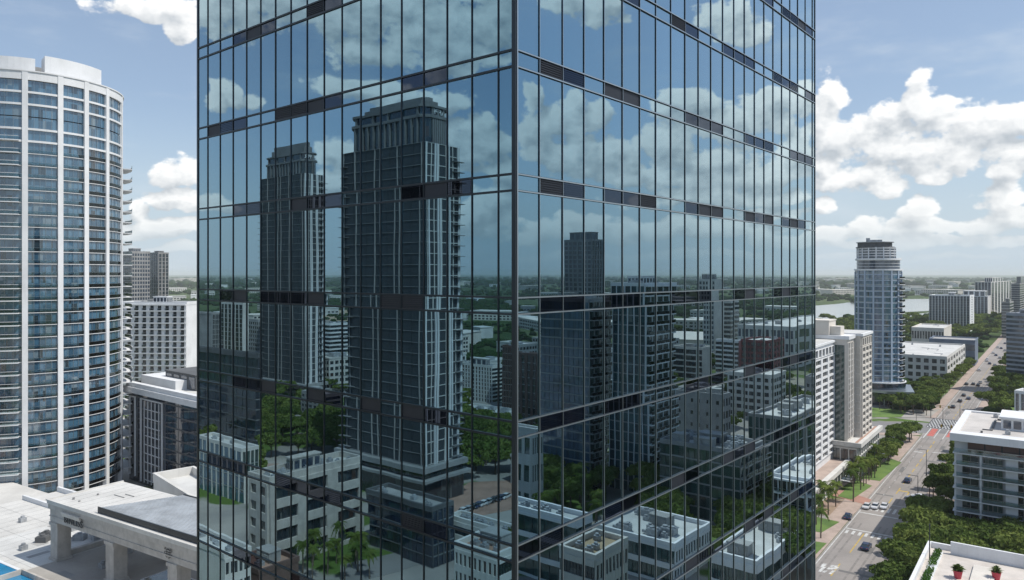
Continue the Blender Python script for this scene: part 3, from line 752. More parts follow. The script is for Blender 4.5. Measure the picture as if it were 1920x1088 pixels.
    for (a, b, c, d) in ((-12, 2, -9, 4.2), (-20, 9, -15, 10.5), (-5, -2, -3.6, 2), (8, -3, 12, -1.4), (22, -5, 27, -3.8)): st.box(a, b, dk + .011, c, d, dk + .016)
    st.build('roof_patch', roofg, pr)
    for (a, b, me, q) in ((-7, 11, hv1, 0), (-13, 10, hv3, 0), (-22, 13, hv2, 0), (-3.5, 9.5, hv3, 0), (-16, 5.5, pipe, 0), (9, 9, hv3, 0), (12, 2.5, hv3, 0), (28, -3, hv1, 0), (-28, 7, hv3, 0), (-10, -1, hv3, 0), (6, 14, pipe, 0)): link(me.name.split('.')[0], me, pr, (a, b, dk + .01))
    # pool
    q = G(0, 1056, 'D', dk); po = root('swimming_pool', 'bright blue swimming pool at the bottom left corner', 'pool', (q[0], q[1], dk), math.atan2(e[1], e[0]))
    MB().box(-12, -14, .01, 14, -0.0, .02).build('pool_water', poolm, po)
    MB().box(-12.6, 0, .0, 14.6, .6, .12).box(14, -14, .0, 14.6, 0, .12).build('coping', white, po)
    # small roof units on deck
    for k, (px, py) in enumerate([(150, 1012), (88, 1008), (103, 1010), (80, 1016)]):
        u = G(px, py, 'D', dk); lab = ['grey air unit on the deck right of the first portico column', 'dark vent cluster left of the first column, right piece', 'small dark vent against the first portico column', 'dark vent cluster on the white deck, left piece'][k]
        tag(MB().box(-1.1, -.8, 0, 1.1, .8, 1.1).box(-.9, -.6, 1.1, .9, .6, 1.25).cyl(.0, 0, 1.25, 1.5, .45).build('air_unit', steel if k == 0 else dconc, None, (u[0], u[1], dk)), lab, 'roof vent', 'machines on the podium deck')
portico()
bl = block('low_annex', 'low white annex roof with parapet between portico and black midrise', 'building', 'D', 288, 372, 420, 150, 957, None, None, wall=offwhite, roofn=3, phi=-7.5, par=2.0, roofmat=roofw, b=9)

# ================================================================== right side, towards the boulevard
RU = nrm(.593, .805); RV = (RU[1], -RU[0])        # along the road, and to its right
RANG = math.atan2(RU[1], RU[0])
RO = (73.0, 179.5)                                  # a point on its left kerb
def road(t, o): return (RO[0] + t * RU[0] + o * RV[0], RO[1] + t * RU[1] + o * RV[1])

def beige_towers():
    rt = root('beige_towers', 'cream stone hotel with white window grids right behind the glass tower', 'hotel', (96.4, 237, 0), RANG)
    FOOT.append(((96.4 - 30 * RU[0] + 4.6 * RV[0], 237 - 30 * RU[1] + 4.6 * RV[1]), RU, (-RV[0], -RV[1]), 54, 35)); FOOT.append(((96.4 + 24 * RU[0] + 8.2 * RV[0], 237 + 24 * RU[1] + 8.2 * RV[1]), RU, (-RV[0], -RV[1]), 38, 35))
    # local x along road, local -y towards the road
    A = MB().box(-14, 0, 6, 26, 22, 46.2)
    facade(rt, A, 'x', 26, 8.5, 42, nc=3, nr=15, mode='win', glass=gwin, pier=.25, span=.30, proud=.5, mull=1, ms=white)
    facade(rt, A, 'x', 26, 42.4, 45.2, nc=6, nr=1, mode='win', glass=gwin, pier=.3, span=.15, proud=.5)
    facade(rt, A, 'y', 22, 8.5, 45, nc=6, nr=15, mode='win', glass=gwin, pier=.35, span=.35, proud=.4, off=14, mull=1, ms=white)
    A.build('wall', white, rt)
    MB().box(-14.4, -.7, 46.2, 26.3, 22, 46.9).build('cornice', white, rt)
    MB().box(-13.9, -.2, 46.9, 26, 21.6, 47.0).build('roof', roofw, rt)
    # M: middle block stepping 4.6 m forward
    Mb = MB().box(26, -4.6, 6, 36, 18, 47.2)
    facade(rt, Mb, 'x', 10, 13, 46, nc=4, nr=16, mode='vstrip', glass=gslate, pier=.35, proud=.4, s0=26, off=4.6, ms=white)
    Mb.build('wall', beige, rt)
    MB().box(25.9, -3.6, 9, 26, .2, 45.2).build('glass_slot', gteal, rt)
    MB().box(25.7, -5.2, 47.2, 36.3, 18, 48.4).build('cornice', white, rt)
    MB().box(26, 1.5, 48.4, 36, 12, 53.2).box(27.5, -2, 48.4, 33, 1.5, 51.5).box(25.8, 1.3, 53.2, 36.2, 12.2, 53.6).build('penthouse', beige, rt)
    MB().box(12, 6, 47, 22, 16, 52).box(22.4, 8, 47, 25.5, 14, 50).box(4, 8, 47, 10, 14, 49.4).build('roof_block', offwhite, rt)
    # C: far block
    Cb = MB().box(36, -6.8, 12, 53, 18, 47.8)
    facade(rt, Cb, 'x', 16.4, 12, 44, nc=3, nr=14, mode='win', glass=gwin, pier=.22, span=.32, proud=.5, s0=36.6, off=6.8, mull=1, ms=white)
    facade(rt, Cb, 'x', 16.4, 44.2, 47.2, nc=5, nr=1, mode='win', glass=gwin, pier=.3, span=.15, proud=.5, s0=36.6, off=6.8)
    for k in range(14): Cb.box(35.7, -6.4, 12 + k * 2.45, 36, -4.7, 12.5 + k * 2.45)
    Cb.build('wall', beige, rt)
    MB().box(35.6, -7.6, 47.8, 53.6, 18, 48.7).build('cornice', white, rt)
    MB().box(36.2, -6.8, 48.7, 53, 17.6, 48.8).build('roof', roofw, rt)
    # podiums
    P1 = MB().box(-30, -4.6, 0, 24, 0, 6)
    facade(rt, P1, 'x', 44, .3, 5.0, nc=11, nr=1, mode='win', glass=gteal, pier=.2, span=.1, proud=.4, s0=-22, off=4.6, mull=2, ms=white)
    P1.box(-30, -6.2, 5.2, 25, -4.6, 6.6); P1.build('podium', offwhite, rt)
    MB().box(-29.8, -4.4, 6, 24, 0, 6.1).build('terrace', pave, rt)
    P2 = MB().box(24, -8.2, 0, 60, 0, 12)
    facade(rt, P2, 'x', 35, 4.5, 10.8, nc=11, nr=2, mode='win', glass=gteal, pier=.2, span=.12, proud=.4, s0=24.5, off=8.2, mull=1, ms=white)
    facade(rt, P2, 'y', 8.0, 5.2, 10.6, nc=3, nr=1, mode='win', glass=gdark, pier=.12, span=.2, proud=.35, s0=-8.1, off=-24, mull=1)
    P2.box(23.3, -9.5, 11.0, 61, -8.2, 12.5).box(23.3, -8.2, 11, 24, 0, 12.5); P2.build('podium', offwhite, rt)
    MB().box(24.1, -8.1, 12, 60, -6.9, 12.1).build('terrace', tile, rt)
    aw = MB()
    for k in range(6): aw.box(8 + k * 1.6, -9.0, 3.0, 8.8 + k * 1.6, -6.3, 3.2, k % 2)
    aw.build('striped_awning', [white, gblue], rt)
    flush(rt)
beige_towers()

palebl = pbr('pale_blue_cladding', (.40, .48, .58), .5, var=.05)
def blue_tower():
    dep = 406.0; c = at(1646.5, dep); r = 11.6
    rt = root('glass_condo', 'slender rounded blue glass condominium tower rising past the horizon by the boulevard', 'apartment tower', (c[0], c[1], 0), math.atan2(-c[1], -c[0]))   # local +x faces the camera
    FOOT.append(((c[0] - 13, c[1] - 15), (1, 0), (0, 1), 30, 28))
    def circ(rr, n=48, e=1.0): return [(rr * e * math.cos(2*math.pi*i/n), rr * math.sin(2*math.pi*i/n)) for i in range(n)]
    MB().prism(circ(r - .5), 0, 72).prism(circ(r - .9), 72, 78).prism([(x - 1, y - 1.0) for x, y in circ(r - 2.2)], 78, 84).build('core', gslate, rt)
    # silhouettes: lower drum, set back drum, crown
    sl = MB().ring(circ(r + .1), circ(r - .5), -.12, .12).data('floor_slab', lightmetal)
    for k in range(1, 23): link('floor_slab', sl, rt, (0, 0, 3.1 * k + 2))
    # windows per bay and floor group
    n = 9; a_0, a_1 = -R(100), R(100)
    for b in range(n):
        a0 = a_0 + (a_1 - a_0) * (b + .09) / n; a1 = a_0 + (a_1 - a_0) * (b + .91) / n
        mb = MB().ring(arc(0, 0, r - .05, a0, a1, 4), arc(0, 0, r - .45, a0, a1, 4), 0, 9.0, closed=False)
        for q in range(3): mb.ring(arc(0, 0, r + .02, a0, a1, 4), arc(0, 0, r - .05, a0, a1, 4), 3.1 * q - .0, 3.1 * q + .5, 1, closed=False)
        me = mb.data('window', [gblue if b in (3, 5, 6) else gblue2, palebl])
        for k in range(7): link('window', me, rt, (0, 0, 9 + 9.0 * k))
    for b in range(n + 1):
        a = a_0 + (a_1 - a_0) * b / n
        MB().box(r - .5, -.42, 6, r + .35, .42, 72 if 1 < b < 8 else 71).build('pilaster', palebl, rt, rz=a)
    for k in range(21):    # balconies on the right flank (image right = local +y... )
        if k == 0: blc = MB().ring(arc(0, 0, r + 1.5, R(52), R(108), 6), arc(0, 0, r - .2, R(52), R(108), 6), -.12, .14, closed=False).ring(arc(0, 0, r + 1.5, R(52), R(108), 6), arc(0, 0, r + 1.42, R(52), R(108), 6), .14, 1.1, 1, closed=False).data('balcony', [white, railm])
        link('balcony', blc, rt, (0, 0, 5.2 + 3.1 * k))
    MB().ring(circ(r + .5), circ(r - 1.2), 71.6, 72.4).ring(circ(r - .2), circ(r - 1.4), 77.2, 78.2).build('cornice', white, rt)
    lv = MB()
    for k in range(3): lv.ring(circ(r - .7), circ(r - 1.2), 73.6 + 1.7 * k, 73.8 + 1.7 * k)
    lv.build('upper_slab', white, rt)
    up = MB()
    for k in range(4): up.ring([(x - 1, y - 1) for x, y in circ(r - 1.9)], [(x - 1, y - 1) for x, y in circ(r - 2.3)], 79.3 + 1.4 * k, 79.7 + 1.4 * k)
    for k in range(16):
        a = 2 * math.pi * k / 16; up.box((r - 2.1) * math.cos(a) - 1.3, (r - 2.1) * math.sin(a) - 1.3, 78.2, (r - 2.1) * math.cos(a) - .7, (r - 2.1) * math.sin(a) - .7, 84.2)
    up.build('upper_frame', white, rt)
    MB().prism([(x - 1, y - 1.5) for x, y in circ(r - 1.9)], 84.0, 84.5).prism([(x - 1, y - 1.7) for x, y in circ(r - 3.0, 24)], 84.5, 86.8).build('crown', dconc, rt)
    MB().prism([(x - 1, y - 1.5) for x, y in circ(r - 2.2)], 86.8, 87.2).box(-4, -5, 87.2, 2, 2, 88.4).box(-5, -6, 87.2, -2, -4, 89.6).build('roof', steel, rt)
    MB().prism([(-14, -17), (13, -17), (19, 4), (15, 17), (-14, 16)], 7.2, 8.3).build('canopy', lightmetal, rt)
    MB().prism(circ(r + 1.2), 0, 7.2, 0).ring(circ(r + 1.9), circ(r + .2), 8.3, 11.5, 0).build('podium', gnavy, rt)
    MB().ring(circ(r + 2.1), circ(r + .4), 11.5, 12.0).build('podium_cornice', white, rt)
    pc = MB().cyl(0, 0, 0, 7.2, .35).data('column', lightmetal)
    for x, y in ((12, -15), (17, 3), (13.5, 15), (15, -6)): link('column', pc, rt, (x, y, 0))
blue_tower()

block('school_building', 'low white flat-roofed building with roof planting beyond the blue tower lawn', 'building', 'D', 1640, 1775, 1809, 458, 672, dict(nc=14, nr=4, mode='win', glass=gwin, pier=.4, span=.4), dict(nc=7, nr=4, mode='win', glass=gwin, pier=.35, span=.4), wall=offwhite, phi=3, roofn=12, a=62, seed=4)
block('hotel_slab', 'wide blue-grey apartment slab with white end wall by the lake', 'apartment block', 'D', 1742, 1818, 1826, 892, 556, dict(nc=13, nr=14, mode='vstrip', glass=gslate, pier=.22, ms=conc), dict(nc=1, nr=14, mode='win', glass=gslate, pier=.8, span=.5), wall=white, phi=2, roofn=3, pent=(.3, .4, .3, .15, 4))
block('hotel_slab', 'second blue-grey slab partly behind the wide lakeside one', 'apartment block', 'D', 1800, 1852, 1858, 1060, 557, dict(nc=8, nr=14, mode='vstrip', glass=gslate, pier=.2, ms=conc), None, wall=white, phi=2, roofn=1, pent=(.1, .1, .7, .8, 8))
block('hotel_slab', 'tall pale ribbed slab with roof plant farthest along the lake shore', 'apartment tower', 'D', 1828, 1858, 1896, 1150, 530, dict(nc=5, nr=20, mode='vstrip', glass=gslate, pier=.3, ms=conc), dict(nc=7, nr=20, mode='vstrip', glass=gslate, pier=.35, ms=conc), wall=offwhite, phi=0, roofn=4, pent=(.2, .2, .5, .5, 7))
block('banded_tower', 'grey banded tower at the right edge near the horizon', 'apartment tower', 'D', 1896, 1912, 1935, 1020, 533, dict(nc=3, nr=18, mode='hband', glass=gslate, span=.4), dict(nc=3, nr=18, mode='hband', glass=gslate, span=.4), wall=conc, roofn=2, pent=(.2, .2, .5, .5, 10))
block('stepped_block', 'small banded block in front of the far banded tower at right', 'apartment block', 'D', 1878, 1893, 1900, 800, 568, dict(nc=3, nr=12, mode='hband', glass=gslate, span=.4), dict(nc=3, nr=12, mode='hband', glass=gslate, span=.4), wall=conc, roofn=2, pent=(.2,.2,.4,.4,4))
block('banded_office', 'blue-grey office tower with level window bands at the right edge above the trees', 'office tower', 'D', 1887, 1980, 2060, 420, 594, dict(nc=8, nr=17, mode='hband', glass=gslate, span=.42, mull=7), None, wall=pbr('slate_concrete', (.30, .33, .38), .8, var=.06), phi=-20, roofn=4, pent=(.2, .3, .5, .5, 3), b=20)
block('low_hall', 'long low brown hall among trees behind the lawn building', 'building', 'D', 1709, 1770, 1784, 640, 618, dict(nc=12, nr=2, mode='win', glass=gwin, pier=.3, span=.4), None, wall=beige, phi=4, roofn=2)
block('low_hall', 'long flat blue-grey hall just above the low white school roof', 'building', 'D', 1742, 1828, 1834, 560, 641, dict(nc=10, nr=2, mode='hband', glass=gslate, span=.5), None, wall=pbr('bluegrey_cladding', (.16, .20, .27), .6), phi=4, roofn=0, roofmat=roofg)

def corner_apartments():
    P_ = (116.4, 195.0); L = 34.0; top = 28.0; W = 37.0
    c = (P_[0] + L * RV[0], P_[1] + L * RV[1])
    rt = root('corner_apartments', 'eight-storey apartment block with glass balconies and pale roof at lower right', 'apartment block', (c[0], c[1], 0), RANG)
    FOOT.append((c, RU, (-RV[0], -RV[1]), W, L))
    body = MB().box(0, 0, 0, W, L, top)
    # front is the wall x=0, running along y (towards the boulevard at y = L)
    wl = MB().box(-2.6, L - .5, 3, 0, L, 23.6)
    nfl = 6; z0 = 5.4; fh = 3.0
    for k in range(nfl + 1): body.box(-2.7, 0, z0 + k * fh - .15, 0, L + .15, z0 + k * fh + .15)
    cols = [L - .4, L - 6.0, L - 15.5, L - 22, L - 31.5]
    for y in cols: body.box(-2.4, y - .22, z0, -1.9, y + .22, z0 + nfl * fh)
    for y in (L - 12.3, L - 21, L - 28): body.box(-1.9, y - 1.6, z0, -.2, y + 1.0, z0 + nfl * fh - .15)
    body.build('wall', pbr('grey_white_paint', (.55, .58, .60), .7, var=.05, streak=.12), rt)
    wm = {}
    for i, (y0, w, mu) in enumerate([(L - 5.4, 3.6, 1), (L - 10.6, 4.2, 3), (L - 15.0, 3.0, 1), (L - 19.6, 3.8, 2), (L - 26, 4.0, 3), (L - 31, 3.0, 1)]):
        q = MB().box(-.12, 0, .2, -.05, w, 2.55)
        for m_ in range(mu + 2):
            q.box(-.2, w * m_ / (mu + 1) - .05, .2, -.12, w * m_ / (mu + 1) + .05, 2.55, 1)
        me = q.data('window', [gteal if i % 2 else gdark, conc])
        for k in range(nfl): link('window', me, rt, (0, y0, z0 + k * fh + .15))
    for i in range(len(cols) - 1):
        y1, y0 = cols[i] - .25, cols[i + 1] + .25
        q = MB().box(-2.62, y0, .15, -2.57, y1, 1.15).box(-2.66, y0, 1.15, -2.54, y1, 1.22, 1).data('railing', [railm, lightmetal])
        for k in range(nfl): link('railing', q, rt, (0, 0, z0 + k * fh))
    # set-back brown top storey
    MB().box(-.25, .4, 23.6, -.02, L - 3, 26.6).build('timber_panel', brownm, rt)
    tw = MB()
    for k in range(8): tw.box(-.32, 1.2 + k * 3.7, 24.0, -.26, 1.5 + k * 3.7, 26.6)
    tw.box(-.34, .4, 24.6, -.26, L - 3, 24.7)
    tw.build('timber_frame', darkmetal, rt)
    q = MB().box(-2.62, .2, 23.6, -2.56, L, 24.7).box(-2.67, .2, 24.7, -2.52, L, 24.78, 1).build('top_railing', [railm, lightmetal], rt)
    # lower storeys: dark glazing behind horizontal blades
    MB().box(-.3, 0, .5, -.05, L - 4.5, 5.0).build('base_window', gnavy, rt)
    MB().box(-2.4, 0, 2.2, -1.9, L - 3, 2.45).box(-2.4, 0, 3.9, -1.9, L - 3, 4.15).box(-2.2, L - 11.4, .2, -1.8, L - 11.0, 5.2).box(-2.4, 0, .1, -.3, L - 3, .3).build('blade', white, rt)
    # roof
    MB().box(.3, .3, top, W - .3, L - .3, top + .1).build('roof', pbr('warm_roof_membrane', (.56, .53, .50), .9, var=.1, scale=.15), rt)
    MB().box(-3.1, -.5, top - 1.4, .9, L + .8, top + .55).box(.9, L - .9, top - 1.4, W + .4, L + .8, top + .55).box(W - .9, -.5, top - 1.4, W + .4, L - .9, top + .55).build('parapet', white, rt)
    pz = top + .1
    MB().box(12, L - 19, pz, 24, L - 9.6, pz + 3.0).box(11.6, L - 19.4, pz + 3.0, 24.4, L - 9.2, pz + 3.5).build('penthouse', white, rt)
    g = MB().box(-.1, 0, 0, 0, 1.7, 2.1).data('penthouse_window', gslate)
    for k in range(4): link('penthouse_window', g, rt, (12, L - 18.6 + k * 2.25, pz + .5))
    MB().box(10, L - 30, pz, 20, L - 22, pz + 3.4).build('lift_room', roofg, rt)
    MB().box(4, L - 6, pz, 4.5, L - 5.5, pz + .5).box(8.6, L - 7.9, pz, 9.1, L - 5.6, pz + .25).box(9.1, L - 7.9, pz, 26, L - 7.4, pz + .25).box(6.8, L - 20.6, pz, 9.4, L - 20.3, pz + .8).box(26, L - 28, pz, 26.3, L - 8, pz + .5).build('roof_pipe', dconc, rt)
    for x, y, me in ((6, L - 24, hv1), (4, L - 29, hv3), (27, L - 16, hv2), (27, L - 25, hv1), (30, L - 8, hv3), (5, L - 12, hv3), (22, L - 27, hv1)): link('roof_unit', me, rt, (x, y, pz))
corner_apartments()

def roof_terrace():
    z = 12.0; P_ = G(1741, 1016, 'D', z + 1); Wd = 26; L = 34
    c = (P_[0] - Wd * RU[0], P_[1] - Wd * RU[1])
    rt = root('terrace_building', 'low building with a walled cream roof terrace at the bottom right corner', 'building', (c[0], c[1], 0), RANG)
    # local x along road; local y from -L (right) to 0 (road side)
    FOOT.append(((c[0] + L * RV[0], c[1] + L * RV[1]), RU, (-RV[0], -RV[1]), Wd, L))
    MB().box(0, -L, 0, Wd, 0, z).build('wall', offwhite, rt)
    MB().box(.5, -L + .5, z, Wd - .5, -.5, z + .06).build('terrace_floor', pbr('cream_terrace_paving', (.60, .55, .50), .85, var=.08, scale=.3), rt)
    MB().box(-.1, -.55, z, Wd + .1, 0.1, z + 1.2).box(Wd - .5, -4.3, z, Wd + .1, -.55, z + 1.2).box(Wd - 2.4, -L, z, Wd - 1.9, -4.3, z + 2.6).box(Wd - .5, -L, z, Wd + .1, -4.3, z + 1.0).build('parapet', white, rt)
    MB().box(Wd - 1.9, -4.3 - 20, z + .9, Wd - .5, -6.5, z + 1.5).build('awning', beige, rt)
    MB().box(3, -3.0, z, Wd - 3, -1.5, z + .45).build('planter_box', white, rt)
    mb = MB(); rg = random.Random(2)
    for k in range(700):
        x = rg.choice([rg.uniform(3.2, 11), rg.uniform(13, Wd - 3.3)]); y = rg.uniform(-2.9, -1.6); h = z + .45 + rg.random() * .5; s = .18
        a = rg.random() * 3.14; mb.face([(x - s * math.cos(a), y - s * math.sin(a), h), (x + s * math.cos(a), y + s * math.sin(a), h + .1), (x + .1, y + .1, h + .35)])
    mb.build('planting', leafC, rt)
    MB().box(Wd - 12, -22.4, z, Wd - 2.4, -22, z + 2.2).build('side_wall', white, rt)
    MB().box(Wd - 18, -12.5, z + .06, Wd - 7.2, -8.8, z + .5).build('bench_platform', beige, rt)
    for i, (px, py) in enumerate([(1796, 1085), (1868, 1088)]):
        u = G(px, py, 'D', z); pr = root('potted_palm', ['bushy plant in the left red planter on the cream terrace', 'spiky plant in the right red planter on the cream terrace'][i], 'potted plant', (u[0], u[1], z + .06), 0, 'red planters on the terrace')
        MB().cyl(0, 0, 0, 1.5, .55, .85, 14).build('pot', pot, pr)
        mb = MB()
        for k in range(170):
            a = rg.random() * 6.283; el_ = rg.uniform(.1, 1.4); ln = rg.uniform(.7, 1.7); dx, dy, dz = math.cos(a) * math.cos(el_), math.sin(a) * math.cos(el_), math.sin(el_)
            w = .09 if i else .16; px_, py_ = -math.sin(a) * w, math.cos(a) * w
            mb.face([(px_*.3, py_*.3, 1.45), (dx * ln * .6 + px_, dy * ln * .6 + py_, 1.5 + dz * ln * .7), (dx * ln, dy * ln, 1.45 + dz * ln * .75), (dx * ln * .6 - px_, dy * ln * .6 - py_, 1.5 + dz * ln * .7)])
        mb.build('foliage', leafB, pr)
    pl = at(1743, 150); 
    tag(MB().cyl(0, 0, 0, 19, .14, .10, 8).box(-.12, -.12, 19, .12, .12, 19.3).build('lamp_post', darkmetal, None, (pl[0], pl[1], 0)), 'thin dark pole crossing the corner of the cream terrace', 'pole')
roof_terrace()
block('narrow_tower', 'narrow white-piered block at the right edge above the apartment roof', 'building', 'D', 1903, 1945, 1990, 262, 742, dict(nc=4, nr=9, mode='vstrip', glass=gslate, pier=.4, proud=.5, ms=conc), None, wall=white, phi=-12, roofn=0, b=8, roofmat=roofg)

for r_ in list(WIN):
    if WIN[r_]:
        flush(bpy.data.objects[r_])
flush_rails()
# ================================================================== the city seen in the tower's mirror faces (it stands left, right and behind)
gsea = glassmat('deep_sea_glass', [(0, (.012, .04, .055)), (.4, (.02, .065, .085)), (.75, (.04, .10, .12)), (.93, (.12, .15, .15))], rough=.04, ior=1.6)
dconc3 = pbr('charcoal_cladding', (.045, .055, .065), .6)
dconc2 = pbr('mid_grey_concrete', (.2, .205, .21), .8)
def crown_tower(label, pxL, pxC, pxR, depth, yshaft, yfin, yband, ycap):
    p, ang, lx, ly, zs = vbox('L', pxL, pxC, pxR, depth, yshaft)
    zf, zb, zc = [H - (y - HZ) / F * depth for y in (yfin, yband, ycap)]
    rt = root('crowned_tower', label, 'apartment tower', (p[0], p[1], 0), ang, 'twin crowned towers mirrored in the left glass face', 'L')
    nf = int((zs - 12) / 3.3)
    body = MB().box(0, 0, 0, lx, ly, zs)
    facade(rt, body, 'x', lx, 12, zs, nc=7, nr=nf, mode='win', glass=gsea, pier=.03, span=.05, proud=.12, mull=2, ms=darkmetal)
    facade(rt, body, 'y', ly, 12, zs, nc=5, nr=nf, mode='win', glass=gsea, pier=.09, span=.07, proud=.2, mull=2, ms=lightmetal, mi=1)
    body.build('wall', [dconc3, offwhite], rt)
    fl = MB()
    for k in range(nf + 1): fl.box(-.24, -.24, 12 + k * (zs - 12) / nf - .06, lx, -.02, 12 + k * (zs - 12) / nf + .06)
    fl.build('floor_line', conc, rt)['kind'] = 'stuff'
    pm = MB().box(-.11, -.4, 11.8, .11, 0, zs).data('pilaster', conc); pm2 = MB().box(-.45, -.2, 11.8, 0, .2, zs).data('pilaster', white)
    for f_ in (.04, .27, .33, .53, .60, .82, .97): link('pilaster', pm, rt, (lx * f_, 0, 0))
    for f_ in (.05, .30, .36, .62, .68, .95): link('pilaster', pm2, rt, (0, ly * f_, 0))
    bm = MB()
    for k in range(nf):
        z = 12.6 + k * 3.3
        for x0, y0, x1, y1 in ((lx - 3.4, -1.0, lx + 1.2, 0), (-1.2, ly - 3.4, 0, ly + 1.2)):
            bm.box(x0, y0, z, x1, y1, z + .16)
    bm.build('balcony', dconc2, rt)['kind'] = 'stuff'
    i = 1.6
    def oct_(e, c): return [(e + c, e), (lx - e - c, e), (lx - e, e + c), (lx - e, ly - e - c), (lx - e - c, ly - e), (e + c, ly - e), (e, ly - e - c), (e, e + c)]
    MB().prism(oct_(i, 2.6), zs, zf).build('upper_wall', gdark, rt)
    fm = MB().box(-.25, -.2, zs, .25, .4, zf + .3).data('fin', dconc2)
    for k in range(12): link('fin', fm, rt, (i + 3.6 + (lx - 2 * i - 7.2) * k / 11, i - .3, 0))
    for k in range(7): link('fin', fm, rt, (i - .1, i + 3.6 + (ly - 2 * i - 7.2) * k / 6, 0))
    link('fin', fm, rt, (i + 1.3, i + 1.3, 0), R(-45))
    MB().prism(oct_(i - .6, 2.8), zf, zf + .9).prism(oct_(i + .4, 2.6), zf + .9, zb - .7, 1).prism(oct_(i - .4, 2.8), zb - .7, zb).build('crown_band', [dconc2, gnavy], rt)
    cp = MB()
    for k in range(5): x = i + 3.8 + (lx - 2 * i - 7.6) * k / 4; cp.box(x - .4, i - .1, zf + .9, x + .4, i + .4, zb - .7)
    for k in range(3): y = i + 3.8 + (ly - 2 * i - 7.6) * k / 2; cp.box(i - .1, y - .4, zf + .9, i + .4, y + .4, zb - .7)
    cp.build('crown_pier', dconc2, rt)
    MB().prism(oct_(i + 2.0, min(2.5, ly * .15)), zb, zb + (zc - zb) * .55).prism(oct_(i + 3.4, min(2.2, ly * .12)), zb + (zc - zb) * .55, zc).build('roof_cap', dconc2, rt)
    letters('sign_letters', 'APPR', (zb - zf) * .62, .15, white, rt, (i + .1, ly * .70, zf + 1.3), (R(90), 0, R(-90)))
    # flared base
    MB().box(-2.2, -2.2, 10.2, lx + 2, ly + 2, 11.8).box(-1.0, -1.0, 0, lx + 1, ly + 1, 10.2, 1).box(-3.0, -3.0, 7.4, lx + 3, ly + 3, 8.2).build('base', [conc, gdark], rt)
    return rt
crown_tower('big dark tower with finned crown and sign, the larger one mirrored in the left face', 645, 795, 862, 223, 265, 215, 190, 170)
crown_tower('slimmer dark tower with finned crown, the smaller one mirrored in the left face', 490, 572, 607, 390, 325, 300, 283, 262)
hb = lambda g, nr, span=.4, mull=6, **k: dict(nc=1, nr=nr, mode='hband', glass=g, span=span, mull=mull, **k)
vs = lambda g, nc, nr, pier=.3, ms=conc, **k: dict(nc=nc, nr=nr, mode='vstrip', glass=g, pier=pier, ms=ms, **k)
wi = lambda g, nc, nr, pier=.35, span=.4, **k: dict(nc=nc, nr=nr, mode='win', glass=g, pier=pier, span=span, **k)
bc = lambda g, nc, nr, **k: dict(nc=nc, nr=nr, mode='balc', glass=g, pier=.12, span=.12, balc=1.1, mull=1, **k)
